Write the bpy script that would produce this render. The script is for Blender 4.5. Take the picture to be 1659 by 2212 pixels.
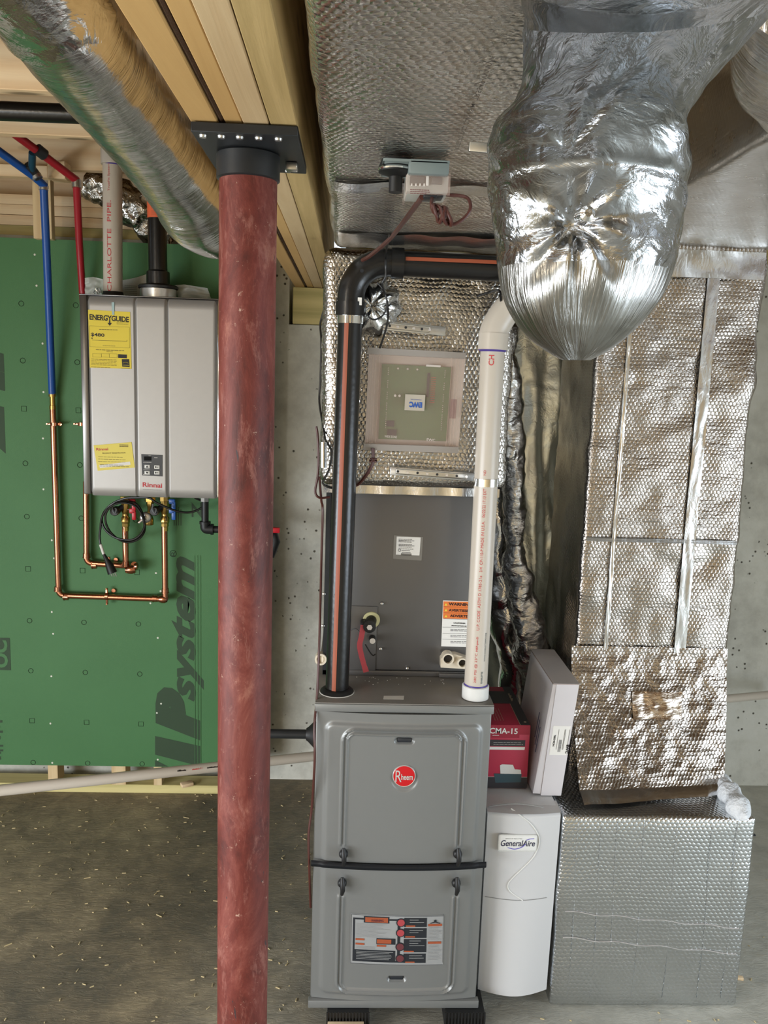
import bpy, bmesh, math, random
from math import sin, cos, pi, sqrt, radians, atan2, exp
from mathutils import Vector, Matrix, noise
random.seed(7)
S = bpy.context.scene
COL = S.collection
for o in list(bpy.data.objects): bpy.data.objects.remove(o)

# ------------------------------------------------------------------ camera
FPX, PITCH, YAW, ROLL, CAMH = 1813., .157, .0424, -.0333, 1.75
Fv = Vector((sin(YAW)*cos(PITCH), cos(YAW)*cos(PITCH), -sin(PITCH)))
Rv = Vector((cos(YAW), -sin(YAW), 0)); Dv = Fv.cross(Rv)
R2 = cos(ROLL)*Rv + sin(ROLL)*Dv; D2 = -sin(ROLL)*Rv + cos(ROLL)*Dv
CAM = Vector((0, 0, CAMH))
cd = bpy.data.cameras.new('camera'); co = bpy.data.objects.new('camera', cd); COL.objects.link(co)
mw = Matrix((R2, -D2, -Fv)).transposed().to_4x4(); mw.translation = CAM
co.matrix_world = mw
cd.sensor_fit = 'HORIZONTAL'; cd.sensor_width = 36; cd.lens = FPX/1659*36; cd.clip_start = .02
S.camera = co

# ------------------------------------------------------------------ world, daylight, exposure
wd = bpy.data.worlds.new('sky'); S.world = wd; wd.use_nodes = True
bg = wd.node_tree.nodes['Background']; bg.inputs[0].default_value = (.75, .86, 1, 1); bg.inputs[1].default_value = 1.5
def area(name, loc, size, rot, power, col):
    l = bpy.data.lights.new(name, 'AREA'); l.shape = 'RECTANGLE'; l.size, l.size_y = size; l.energy = power; l.color = col
    o = bpy.data.objects.new(name, l); COL.objects.link(o); o.location = loc; o.rotation_euler = rot; return o
area('doorway_daylight', (2.96, .1, .80), (2.2, 1.25), (radians(58), 0, radians(90)), 56, (.80, .90, 1))
area('added_left_fill', (-2.96, -1.0, .80), (4.4, 1.25), (radians(56), 0, radians(-90)), 215, (.92, .96, 1))  # added fill to lift the dim left side, no known doorway there
def bulb(name, loc, power, col, r=.05):
    l = bpy.data.lights.new(name, 'POINT'); l.energy = power; l.color = col; l.shadow_soft_size = r
    o = bpy.data.objects.new(name, l); COL.objects.link(o); o.location = loc
bulb('bare_bulb_light', (-1.7, .3, 2.15), 17, (1, .86, .66))
bulb('bare_bulb_light', (1.2, -1.6, 2.3), 5, (1, .86, .66))
S.view_settings.view_transform = 'Standard'; S.view_settings.look = 'None'
S.view_settings.exposure = .36; S.view_settings.gamma = 1; S.view_settings.use_curve_mapping = False

# ------------------------------------------------------------------ measuring helper: photo pixel on a real plane
def W(x, y, Y=None, X=None, Z=None):
    r = R2*(x-829.5) + D2*(y-1106) + Fv*FPX
    t = Y/r.y if Y is not None else (X/r.x if X is not None else (Z-CAMH)/r.z)
    return CAM + r*t

# ------------------------------------------------------------------ mesh builder
class MB:
    def __init__(s):
        s.bm = bmesh.new(); s.uv = s.bm.loops.layers.uv.new('UVMap'); s.tag = s.bm.faces.layers.int.new('hasuv')
    def box(s, x0, x1, y0, y1, z0, z1, bev=0, seg=2, rot=None, piv=None):
        vs = [s.bm.verts.new((x, y, z)) for x in (x0, x1) for y in (y0, y1) for z in (z0, z1)]
        fs = [s.bm.faces.new([vs[i] for i in f]) for f in ((0,1,3,2),(4,6,7,5),(0,4,5,1),(2,3,7,6),(0,2,6,4),(1,5,7,3))]
        if bev:
            es = list({e for f in fs for e in f.edges})
            r = bmesh.ops.bevel(s.bm, geom=es, offset=bev, segments=seg, profile=.5, affect='EDGES')
            vs = list({v for f in r['faces'] for v in f.verts} | {v for v in vs if v.is_valid})
        if rot is not None:
            bmesh.ops.transform(s.bm, matrix=Matrix.Translation(piv) @ rot @ Matrix.Translation(-Vector(piv)), verts=vs)
        return vs
    def quadbox(s, p, d):      # p: 4 corner points (front face, loop), d: extrusion vector
        a = [s.bm.verts.new(q) for q in p]; b = [s.bm.verts.new(Vector(q)+Vector(d)) for q in p]
        s.bm.faces.new(a); s.bm.faces.new(b[::-1])
        n = len(p)
        for i in range(n): s.bm.faces.new((a[i], b[i], b[(i+1)%n], a[(i+1)%n]))
    def tube(s, pts, r, n=16, cap=True, closed=False, fn=None, up=None):
        pts = [Vector(p) for p in pts]; m = len(pts)
        rs = r if isinstance(r, (list, tuple)) else [r]*m
        tan = []
        for i in range(m):
            a = pts[max(i-1, 0)]; b = pts[min(i+1, m-1)]
            if closed: a = pts[(i-1) % m]; b = pts[(i+1) % m]
            tan.append((b-a).normalized())
        ref = Vector(up) if up else (Vector((0, 0, 1)) if abs(tan[0].z) < .9 else Vector((0, -1, 0)))
        nn = (ref - tan[0]*ref.dot(tan[0])).normalized(); rings = []; L = 0; Ls = []
        for i in range(m):
            if i:
                q = tan[i-1].rotation_difference(tan[i]); nn = (q @ nn); nn = (nn - tan[i]*nn.dot(tan[i])).normalized(); L += (pts[i]-pts[i-1]).length
            b = tan[i].cross(nn); ring = []
            for k in range(n):
                a = 2*pi*k/n; rr = rs[i]
                d = cos(a)*nn + sin(a)*b
                if fn: rr = rs[i]*(1+fn(L, a)) 
                ring.append(s.bm.verts.new(pts[i]+d*rr))
            rings.append(ring); Ls.append(L)
        R = sum(rs)/m
        for i in range(m if closed else m-1):
            for k in range(n):
                j = (i+1) % m
                f = s.bm.faces.new((rings[i][k], rings[i][(k+1)%n], rings[j][(k+1)%n], rings[j][k])); f[s.tag] = 1
                uvs = ((Ls[i], k), (Ls[i], k+1), (Ls[j] if j else Ls[i]+.01, k+1), (Ls[j] if j else Ls[i]+.01, k))
                for lp, (u, v) in zip(f.loops, uvs): lp[s.uv].uv = (u, v*2*pi*R/n)
        if cap and not closed:
            s.bm.faces.new(rings[0][::-1]); s.bm.faces.new(rings[-1])
        return rings
    def lathe(s, c, prof, axis='z', n=32, cap=True):
        c = Vector(c); rings = []
        A = {'z': (Vector((1,0,0)), Vector((0,1,0)), Vector((0,0,1))), 'y': (Vector((1,0,0)), Vector((0,0,-1)), Vector((0,1,0))), 'x': (Vector((0,1,0)), Vector((0,0,1)), Vector((1,0,0)))}[axis]
        for r, h in prof: rings.append([s.bm.verts.new(c + A[0]*r*cos(2*pi*k/n) + A[1]*r*sin(2*pi*k/n) + A[2]*h) for k in range(n)])
        for i in range(len(rings)-1):
            for k in range(n): s.bm.faces.new((rings[i][k], rings[i][(k+1)%n], rings[i+1][(k+1)%n], rings[i+1][k]))
        if cap: s.bm.faces.new(rings[0][::-1]); s.bm.faces.new(rings[-1])
    def grid(s, fn, nu, nv, uvs=None):
        g = [[s.bm.verts.new(fn(i/nu, j/nv)) for j in range(nv+1)] for i in range(nu+1)]
        for i in range(nu):
            for j in range(nv):
                f = s.bm.faces.new((g[i][j], g[i+1][j], g[i+1][j+1], g[i][j+1]))
                if uvs:
                    f[s.tag] = 1
                    for lp, (u, v) in zip(f.loops, ((i,j),(i+1,j),(i+1,j+1),(i,j+1))): lp[s.uv].uv = (u/nu*uvs[0], v/nv*uvs[1])
        return g
    def text(s, t, fmap, width=None, height=None, bold=0, shear=0, align='CENTER', space=1, clip=None):
        """lay the word t out: fmap(a, b) -> world point; a across, b up, both metres"""
        cu = bpy.data.curves.new('t', 'FONT'); cu.body = t; cu.align_x = 'LEFT'; cu.offset = bold; cu.shear = shear
        cu.resolution_u = 3; cu.space_character = space
        to = bpy.data.objects.new('t', cu); COL.objects.link(to)
        dg = bpy.context.evaluated_depsgraph_get(); dg.update()
        me = bpy.data.meshes.new_from_object(to.evaluated_get(dg))
        xs = [v.co.x for v in me.vertices]; ys = [v.co.y for v in me.vertices]
        if xs:
            w = max(xs)-min(xs); h = max(ys)-min(ys); x0 = min(xs); y0 = min(ys)
            sy = (height/h) if height else None; sx = (width/w) if width else sy
            if sy is None: sy = sx
            off = {'CENTER': w/2, 'LEFT': 0, 'RIGHT': w}[align]
            vm = [s.bm.verts.new(fmap((v.co.x-x0-off)*sx, (v.co.y-y0)*sy)) for v in me.vertices]
            for p in me.polygons:
                try: s.bm.faces.new([vm[i] for i in p.vertices])
                except ValueError: pass
        bpy.data.objects.remove(to); bpy.data.curves.remove(cu); bpy.data.meshes.remove(me)
def plane_map(c, right, up, nrm=(0, 0, 0)):
    c = Vector(c)+Vector(nrm); right = Vector(right); up = Vector(up)
    return lambda a, b: c + right*a + up*b

def worldloc(p):
    v = Vector((0, 0, 0))
    while p: v += p.location; p = p.parent
    return v
def obj(name, m, material, parent=None, smooth=40, recalc=True, displace=None):
    bm = m.bm
    if recalc: bmesh.ops.recalc_face_normals(bm, faces=bm.faces)
    bm.normal_update()
    if displace:
        ds = [(v, displace(v.co, v.normal)) for v in bm.verts]
        for v, d in ds: v.co += d
    for f in bm.faces:
        if f[m.tag]: continue
        n = f.normal; a = (abs(n.x), abs(n.y), abs(n.z)); k = a.index(max(a))
        for lp in f.loops:
            c = lp.vert.co; lp[m.uv].uv = ((c.y, c.z), (c.x, c.z), (c.x, c.y))[k]
    if parent: org = worldloc(parent)
    else:
        xs = [v.co for v in bm.verts]
        org = Vector((sum(c.x for c in xs)/len(xs), sum(c.y for c in xs)/len(xs), min(c.z for c in xs)))
    bmesh.ops.translate(bm, verts=bm.verts, vec=-org)
    me = bpy.data.meshes.new(name); bm.to_mesh(me); bm.free()
    me.materials.append(material)
    if smooth:
        me.polygons.foreach_set('use_smooth', [True]*len(me.polygons)); me.set_sharp_from_angle(angle=radians(smooth))
    o = bpy.data.objects.new(name, me); COL.objects.link(o)
    if parent: o.parent = parent
    else: o.location = org
    return o
def thing(name, label, cat, loc=(0, 0, 0), group=None):
    o = bpy.data.objects.new(name, None); COL.objects.link(o); o.location = loc; o.empty_display_size = .05
    o['label'] = label; o['category'] = cat
    if group: o['group'] = group
    return o
def tag(o, label, cat, group=None, kind=None):
    o['label'] = label; o['category'] = cat
    if group: o['group'] = group
    if kind: o['kind'] = kind
    return o
def struct(o): o['kind'] = 'structure'; return o
def bx(*a, **k): m = MB(); m.box(*a, **k); return m
def arc_path(pts, r, seg=8):
    """rounded polyline"""
    pts = [Vector(p) for p in pts]; out = [pts[0]]
    for i in range(1, len(pts)-1):
        a, b, c = pts[i-1], pts[i], pts[i+1]; d1 = (a-b); d2 = (c-b)
        rr = min(r, d1.length*.48, d2.length*.48); p1 = b+d1.normalized()*rr; p2 = b+d2.normalized()*rr
        for k in range(seg+1):
            t = k/seg; out.append(p1*(1-t)**2 + b*2*t*(1-t) + p2*t*t)
    out.append(pts[-1]); return out
def smooth_path(pts, sub=8):
    P = [Vector(p) for p in pts]; P = [P[0]*2-P[1]] + P + [P[-1]*2-P[-2]]; out = []
    for i in range(1, len(P)-2):
        for k in range(sub):
            t = k/sub; a, b, c, d = P[i-1:i+3]
            out.append(.5*((2*b)+(c-a)*t+(2*a-5*b+4*c-d)*t*t+(3*b-a-3*c+d)*t**3))
    out.append(P[-2]); return out
def interp(xs, n):
    out = []
    for i in range(n):
        t = i/(n-1)*(len(xs)-1); k = min(int(t), len(xs)-2); f = t-k; f = f*f*(3-2*f); out.append(xs[k]*(1-f)+xs[k+1]*f)
    return out

# ------------------------------------------------------------------ materials
class NT:
    def __init__(s, name):
        s.m = bpy.data.materials.new(name); s.m.use_nodes = True; s.t = s.m.node_tree; s.b = s.t.nodes['Principled BSDF']
    def n(s, ty, **k):
        x = s.t.nodes.new(ty)
        for a, v in k.items():
            if a.startswith('i_'): x.inputs[a[2:].replace('_', ' ')].default_value = v
            else: setattr(x, a, v)
        return x
    def l(s, a, b): s.t.links.new(a, b)
    def math(s, op, a, b=None, c=None):
        x = s.n('ShaderNodeMath', operation=op)
        for i, v in enumerate((a, b, c)):
            if v is None: continue
            if isinstance(v, (int, float)): x.inputs[i].default_value = v
            else: s.l(v, x.inputs[i])
        return x.outputs[0]
    def vmath(s, op, a, b=None):
        x = s.n('ShaderNodeVectorMath', operation=op)
        for i, v in enumerate((a, b)):
            if v is None: continue
            if isinstance(v, (tuple, list)): x.inputs[i].default_value = v
            else: s.l(v, x.inputs[i])
        return x.outputs['Value'] if op in ('LENGTH', 'DOT_PRODUCT') else x.outputs[0]
    def coord(s, kind='Object', scale=(1, 1, 1)):
        if kind == 'UV': c = s.n('ShaderNodeUVMap'); o = c.outputs[0]
        else: o = s.n('ShaderNodeTexCoord').outputs[kind]
        return s.vmath('MULTIPLY', o, scale) if scale != (1, 1, 1) else o
    def noise(s, co, scale, detail=4, rough=.5, dist=0, ntype='FBM'):
        x = s.n('ShaderNodeTexNoise', noise_type=ntype); x.inputs['Scale'].default_value = scale; x.inputs['Detail'].default_value = detail
        x.inputs['Roughness'].default_value = rough; x.inputs['Distortion'].default_value = dist
        s.l(co, x.inputs['Vector']); return x.outputs[0]
    def ramp(s, f, stops):
        x = s.n('ShaderNodeValToRGB'); e = x.color_ramp.elements
        while len(e) < len(stops): e.new(.5)
        for el, (p, c) in zip(e, stops): el.position = p; el.color = (*c, 1) if len(c) == 3 else c
        s.l(f, x.inputs[0]); return x.outputs[0]
    def mix(s, f, a, b, blend='MIX'):
        x = s.n('ShaderNodeMix', data_type='RGBA', blend_type=blend)
        for i, v in ((0, f), (6, a), (7, b)):
            if isinstance(v, (int, float)): x.inputs[i].default_value = v
            elif isinstance(v, (tuple, list)): x.inputs[i].default_value = (*v[:3], 1)
            else: s.l(v, x.inputs[i])
        return x.outputs[2]
    def bump(s, h, dist, strength=1):
        x = s.n('ShaderNodeBump'); x.inputs['Distance'].default_value = dist; x.inputs['Strength'].default_value = strength
        s.l(h, x.inputs['Height']); s.l(x.outputs[0], s.b.inputs['Normal'])
    def set(s, col=None, rough=None, metal=None, **k):
        if col is not None:
            if isinstance(col, (tuple, list)): s.b.inputs['Base Color'].default_value = (*col, 1)
            else: s.l(col, s.b.inputs['Base Color'])
        if rough is not None:
            if isinstance(rough, (int, float)): s.b.inputs['Roughness'].default_value = rough
            else: s.l(rough, s.b.inputs['Roughness'])
        if metal is not None: s.b.inputs['Metallic'].default_value = metal
        for a, v in k.items(): s.b.inputs[a.replace('_', ' ')].default_value = v
        return s.m
def srgb(r, g, b):
    f = lambda c: c/12.92 if c <= .04045 else ((c+.055)/1.055)**2.4
    return (f(r/255), f(g/255), f(b/255))
def plain(name, col, rough=.5, metal=0, grain=0, bump=0, bscale=200, **k):
    t = NT(name); c = t.coord()
    if grain:
        f = t.noise(c, 40, 5, .6); colr = t.mix(f, tuple(x*(1-grain) for x in col), tuple(min(1, x*(1+grain)) for x in col))
    else: colr = col
    if bump: t.bump(t.noise(c, bscale, 3), bump)
    return t.set(colr, rough, metal, **k)

def foil(name, bubble=0, pitch=.0125, wr=.002, ws=(60, 60, 60), wdist=.6, big=.004, bigs=9, rough=.16, col=(.66, .655, .64), kind='UV', crease=0):
    t = NT(name); uv = t.coord(kind); h = None
    if bubble:
        p = t.vmath('MULTIPLY', uv, (1/pitch, 1/pitch, 0)); ds = []
        nz = t.n('ShaderNodeTexNoise'); nz.inputs['Scale'].default_value = 14; t.l(uv, nz.inputs['Vector'])
        wob = t.vmath('MULTIPLY', t.vmath('SUBTRACT', nz.outputs['Color'], (.5, .5, .5)), (.9, .9, 0))
        p = t.vmath('ADD', p, wob)
        for off in (0, .5):
            q = t.vmath('ADD', t.vmath('MULTIPLY', p, (1, 1/1.732, 1)), (off, off, 0))
            q = t.vmath('SUBTRACT', t.vmath('FRACTION', q), (.5, .5, 0)); ds.append(t.vmath('LENGTH', t.vmath('MULTIPLY', q, (1, 1.732, 0))))
        d = t.math('MINIMUM', ds[0], ds[1])
        dome = t.math('SMOOTH_MIN', t.math('SUBTRACT', .52, d), .24, .18)
        amt = t.noise(uv, 5, 2)
        h = t.math('MULTIPLY', t.math('MULTIPLY', dome, bubble*4), t.math('MULTIPLY_ADD', amt, .9, .5))
    c2 = t.vmath('MULTIPLY', uv, ws)
    n1 = t.noise(c2, 1, 5, .55, wdist)
    ridge = t.math('ABSOLUTE', t.math('SUBTRACT', n1, .5))
    n3 = t.noise(t.vmath('MULTIPLY', uv, tuple(x*.37 for x in ws)), 1, 3, .5, wdist*1.5)
    ridge2 = t.math('ABSOLUTE', t.math('SUBTRACT', n3, .5))
    patch = t.math('MULTIPLY_ADD', t.noise(uv, 7, 2), 1.8, -.35)
    wrk = t.math('MULTIPLY', t.math('ADD', t.math('MULTIPLY', ridge, wr*4), t.math('MULTIPLY', ridge2, wr*5)), patch)
    bg_ = t.math('MULTIPLY', t.noise(uv, bigs, 2, .5, .4), big)
    h2 = t.math('ADD', wrk, bg_)
    if crease:
        v = t.n('ShaderNodeTexVoronoi', feature='DISTANCE_TO_EDGE'); v.inputs['Scale'].default_value = crease
        wv = t.n('ShaderNodeTexNoise'); wv.inputs['Scale'].default_value = 6; t.l(uv, wv.inputs['Vector'])
        t.l(t.vmath('ADD', uv, t.vmath('MULTIPLY', wv.outputs['Color'], (.08, .08, .08))), v.inputs['Vector'])
        h2 = t.math('ADD', h2, t.math('MULTIPLY', t.math('MINIMUM', v.outputs[0], .35), .012))
    if h is not None: h2 = t.math('ADD', h, h2)
    t.bump(h2, 1.0)
    rn = t.math('MULTIPLY_ADD', t.noise(uv, 25, 3), .12, rough-.05)
    return t.set(col, rn, 1.0)
FOIL_BUB = foil('bubble_foil', bubble=.0008, wr=.0013, ws=(30, 65, 1), big=.010, bigs=7, rough=.18, col=(.50, .48, .45))
FOIL_DROP = foil('bubble_foil_tight', bubble=.0006, pitch=.0115, wr=.0011, ws=(22, 85, 1), big=.007, bigs=7, rough=.2, col=(.41, .375, .34))
FOIL_BASE = foil('bubble_foil_flat', bubble=.00075, pitch=.0135, wr=.00018, ws=(30, 30, 1), big=.004, bigs=4, rough=.24, col=(.62, .64, .65))
FOIL_FILM = foil('foil_film', wr=.0011, ws=(95, 9, 1), wdist=.9, big=.006, bigs=8, rough=.17)
FOIL_CRINK = foil('crinkled_foil', wr=.003, ws=(11, 9, 11), wdist=1.0, big=.014, bigs=8, rough=.12, crease=0, kind='Object')
FOIL_TRUNK = foil('bubble_foil_under', bubble=.0008, pitch=.0125, wr=.0017, ws=(26, 60, 1), big=.012, bigs=8, rough=.19, col=(.82, .80, .75))
FOIL_DRAPE = foil('draped_foil', wr=.0008, ws=(50, 70, 60), big=.01, bigs=7, rough=.32, kind='Object', col=(.82, .85, .80))
TAPE = foil('foil_tape', wr=.0004, ws=(60, 30, 1), big=.003, bigs=10, rough=.22, col=(.66, .66, .66))

def wood(name, c1, c2, axis='x', rough=.7, knots=True, sc=1):
    t = NT(name); s = {'x': (1.2, 26, 26), 'y': (26, 1.2, 26), 'z': (26, 26, 1.2)}[axis]
    s = tuple(q*sc for q in s)
    c = t.coord('Object', s); f = t.noise(c, 1, 5, .6, 1.4); g = t.noise(t.vmath('MULTIPLY', c, (3, 3, 3)), 1.4, 4, .7, .3)
    w = t.n('ShaderNodeTexWave', wave_type='BANDS', bands_direction='Z' if axis != 'z' else 'X'); w.inputs['Scale'].default_value = .22; w.inputs['Distortion'].default_value = 7; w.inputs['Detail'].default_value = 2
    t.l(c, w.inputs['Vector'])
    col = t.ramp(t.math('ADD', t.math('MULTIPLY', f, .75), t.math('MULTIPLY', w.outputs['Fac'], .25)), [(.3, c2), (.62, c1)])
    col = t.mix(t.math('MULTIPLY', g, .3), col, tuple(x*.72 for x in c1))
    if knots:
        v = t.n('ShaderNodeTexVoronoi'); v.inputs['Scale'].default_value = 1
        t.l(t.coord('Object', {'x': (2.2, 7, 7), 'y': (7, 2.2, 7), 'z': (7, 7, 2.2)}[axis]), v.inputs['Vector'])
        k = t.ramp(v.outputs['Distance'], [(.06, (1, 1, 1)), (.13, (0, 0, 0))]); col = t.mix(k, col, tuple(x*.35 for x in c2))
    t.bump(f, .0008); return t.set(col, rough)
PINE = wood('pine', srgb(246, 222, 184), srgb(226, 192, 148))
PINEZ = wood('pine_upright', srgb(226, 203, 160), srgb(205, 175, 130), 'z', knots=False)
PINEY = wood('pine_along', srgb(214, 190, 148), srgb(190, 160, 118), 'y', knots=False)
LVL = wood('laminated_timber', srgb(206, 168, 108), srgb(190, 150, 92), 'y', knots=False, sc=.5)
PT = wood('treated_pine', srgb(200, 172, 118), srgb(165, 140, 88), 'y')
PTX = wood('treated_pine_cross', srgb(205, 190, 130), srgb(168, 158, 100), 'x')
OSB = plain('subfloor_board', srgb(120, 92, 62), .85, grain=.4)

def concrete():
    t = NT('cast_concrete'); c = t.coord()
    a = t.noise(c, 1.6, 6, .6); b = t.noise(c, 14, 6, .65)
    col = t.ramp(t.math('ADD', t.math('MULTIPLY', a, .65), t.math('MULTIPLY', b, .35)), [(.32, srgb(160, 158, 148)), (.55, srgb(208, 208, 198)), (.72, srgb(222, 222, 215))])
    v = t.n('ShaderNodeTexVoronoi'); v.inputs['Scale'].default_value = 34; t.l(t.vmath('ADD', c, t.vmath('MULTIPLY', t.coord('Object', (1, 1, 1)), (0, 0, 0))), v.inputs['Vector'])
    gate = t.math('GREATER_THAN', t.noise(c, 9, 3), .53)
    k = t.math('MULTIPLY', t.ramp(v.outputs['Distance'], [(.10, (1, 1, 1)), (.19, (0, 0, 0))]), gate)
    st = t.ramp(t.noise(t.coord('Object', (3, 3, 1.3)), 1, 4, .6), [(.58, (0, 0, 0)), (.72, (1, 1, 1))])
    col = t.mix(t.math('MULTIPLY', st, .35), col, srgb(105, 98, 84))
    col = t.mix(k, col, srgb(86, 82, 72))
    t.bump(t.math('SUBTRACT', t.math('MULTIPLY', b, .6), k), .003); return t.set(col, .9)
CONC = concrete()
def floor_mat():
    t = NT('dusty_slab'); c = t.coord()
    a = t.noise(c, .9, 5, .6, .6); b = t.noise(c, 11, 8, .7, .5); d = t.noise(t.coord('Object', (9, 26, 9)), 2.4, 6, .72, 1.8)
    smoothm = t.n('ShaderNodeSeparateXYZ'); t.l(c, smoothm.inputs[0])
    sx = t.math('ADD', smoothm.outputs[0], t.math('MULTIPLY', smoothm.outputs[1], -.45))
    side = t.n('ShaderNodeMapRange'); side.inputs[1].default_value = -1.3; side.inputs[2].default_value = .4; t.l(t.math('ADD', sx, t.math('MULTIPLY', t.noise(c, 2, 3), .8)), side.inputs[0])
    left = t.ramp(t.math('ADD', t.math('MULTIPLY', a, .6), t.math('MULTIPLY', b, .4)), [(.36, srgb(92, 89, 76)), (.5, srgb(130, 119, 96)), (.64, srgb(176, 160, 128))])
    right = t.ramp(t.math('ADD', t.math('MULTIPLY', a, .5), t.math('MULTIPLY', b, .5)), [(.36, srgb(160, 160, 150)), (.6, srgb(200, 199, 188))])
    col = t.mix(side.outputs[0], left, right)
    rdg = t.ramp(d, [(.56, (0, 0, 0)), (.70, (1, 1, 1))])
    col = t.mix(t.math('MULTIPLY', rdg, .28), col, srgb(178, 160, 122))
    h = t.math('ADD', t.math('MULTIPLY', d, t.math('MULTIPLY_ADD', side.outputs[0], -.7, 1.0)), t.math('MULTIPLY', b, .4))
    t.bump(h, .011); return t.set(col, .8)
FLOOR = floor_mat()
def redpaint():
    t = NT('red_primer_steel'); c = t.coord()
    a = t.noise(t.coord('Object', (1, 1, .5)), 9, 10, .75, .5); b = t.noise(t.coord('Object', (1, 1, .3)), 26, 8, .8, .4)
    col = t.ramp(a, [(.36, srgb(72, 28, 23)), (.5, srgb(104, 44, 36)), (.59, srgb(122, 62, 53)), (.68, srgb(158, 104, 88))])
    col = t.mix(t.ramp(b, [(.54, (0, 0, 0)), (.64, (.75, .75, .75))]), col, srgb(146, 96, 86))
    fine = t.noise(c, 55, 7, .8); col = t.mix(t.ramp(fine, [(.63, (0, 0, 0)), (.69, (.8, .8, .8))]), col, srgb(205, 175, 155))
    sp = t.noise(t.coord('Object', (1.6, 1.6, .8)), 30, 3, .6, 1); col = t.mix(t.ramp(sp, [(.70, (0, 0, 0)), (.73, (1, 1, 1))]), col, srgb(56, 48, 50))
    t.bump(a, .0015); return t.set(col, .5, Specular_IOR_Level=.35)
RED = redpaint()
BLACKST = plain('black_steel', srgb(38, 40, 42), .45, .3, grain=.3)
GREEN = None
def green():
    t = NT('green_sheathing'); c = t.coord(); f = t.noise(c, 3, 4); g = t.noise(c, 600, 2)
    col = t.mix(f, srgb(66, 116, 68), srgb(78, 130, 80)); col = t.mix(t.math('MULTIPLY', g, .25), col, srgb(40, 85, 48))
    t.bump(g, .0006); return t.set(col, .6)
GREEN = green()
GINK = plain('dark_print_ink', srgb(50, 72, 50), .7)
DOT = plain('pale_fastener_dot', srgb(225, 228, 214), .5)
def brushed(name, col, rough, metal, sc=(2, 2, 160)):
    t = NT(name); f = t.noise(t.coord('Object', sc), 3, 3); t.bump(f, .00015)
    return t.set(t.mix(f, tuple(x*.93 for x in col), col), rough, metal)
HEATER = plain('silver_paint', srgb(166, 164, 161), .45, .5, grain=.03)
HEATSIDE = plain('grey_steel_side', srgb(112, 110, 108), .3, .8)
CHROME = plain('polished_steel', (.75, .75, .74), .12, 1)
STEEL = plain('galvanised_steel', (.62, .62, .61), .32, 1, grain=.1)
YEL = plain('yellow_paper', srgb(228, 206, 66), .6)
YEL2 = plain('pale_yellow_card', srgb(226, 210, 98), .6)
INK = plain('black_ink', srgb(24, 18, 18), .6)
GREYINK = plain('faded_ink', srgb(110, 96, 40), .6)
WHITE = plain('white_paper', srgb(226, 224, 218), .6)
WPLAST = plain('white_plastic', srgb(216, 216, 212), .4)
REDINK = plain('red_ink', srgb(186, 34, 44), .5)
PVC = plain('white_pvc', srgb(194, 185, 172), .32, grain=.015)
PVCC = plain('cream_pvc_fitting', srgb(218, 206, 184), .35)
PRTINK = plain('pipe_print', srgb(196, 74, 74), .6)
PURPLE = plain('purple_primer', srgb(74, 58, 140), .5)
ABS = plain('black_abs', srgb(20, 19, 19), .28, bump=.0004, bscale=90)
ORANGE = plain('orange_stripe', srgb(150, 74, 44), .5)
ORANGE2 = plain('orange_label', srgb(226, 104, 62), .6)
BLUEP = plain('blue_pex', srgb(22, 78, 158), .35)
REDP = plain('red_pex', srgb(158, 26, 40), .35)
COPPER = plain('copper', srgb(196, 136, 108), .22, 1, grain=.12)
BRASS = plain('brass', srgb(196, 164, 96), .28, 1)
RUBBER = plain('black_rubber', srgb(18, 18, 19), .5)
REDV = plain('red_handle', srgb(190, 22, 40), .35)
BLUEV = plain('blue_handle', srgb(40, 92, 170), .35)
GREYV = plain('grey_plastic', srgb(110, 114, 118), .45)
FURN = plain('metallic_grey_paint', srgb(126, 127, 125), .36, .35, grain=.02)
FURND = plain('dark_grey_top', srgb(128, 124, 118), .42, .2, grain=.06)
COIL = plain('grey_cabinet_paint', srgb(102, 100, 98), .34, .4, grain=.02)
DARK = plain('dark_trim', srgb(34, 37, 42), .4)
REDB = plain('red_badge', srgb(206, 30, 36), .25, .3)
SILV = plain('silver_lettering', srgb(226, 222, 220), .25, .6)
ORL = plain('orange_warning', srgb(222, 118, 52), .6)
PINK = plain('pink_tag', srgb(226, 102, 106), .7)
FOAM = plain('yellow_foam', srgb(206, 200, 150), .8)
CARD = plain('white_carton', srgb(204, 200, 202), .65, grain=.02)
BOXRED = plain('crimson_carton', srgb(178, 46, 72), .5)
BOXRED2 = plain('deep_crimson_print', srgb(150, 26, 50), .5)
BOXBLK = plain('charcoal_carton', srgb(48, 46, 50), .5)
BOXGRN = plain('dark_teal_print', srgb(52, 76, 84), .5)
GAW = plain('white_housing', srgb(194, 194, 194), .35)
NAVY = plain('navy_ink', srgb(30, 30, 60), .5)
LAV = plain('violet_swoosh', srgb(108, 100, 190), .5)
FLUFF = plain('white_insulation', srgb(222, 226, 230), .95, grain=.05, bump=.01, bscale=60)
WIRE = plain('brown_wire', srgb(74, 34, 26), .45)
BWIRE = plain('black_wire', srgb(14, 13, 13), .4)
PCB = plain('green_circuit_board', srgb(74, 104, 64), .5, grain=.2)
PALEBLUE = plain('pale_blue_tape', srgb(160, 188, 190), .5)
EWCB = plain('blue_lettering', srgb(40, 84, 160), .5)
TAN = plain('tan_print', srgb(200, 176, 150), .5)
MARKER = plain('grey_marker_print', srgb(92, 84, 76), .6)
BURG = plain('burgundy_print', srgb(96, 44, 48), .6)
GREYP = plain('grey_print', srgb(140, 140, 138), .6)
def clear(name, col, rough=.12, alpha=.4):
    t = NT(name); m = t.set(col, rough, 0); t.b.inputs['Alpha'].default_value = alpha; return m
COVER = clear('clear_cover_plastic', srgb(214, 186, 172), .08, .13)
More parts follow.
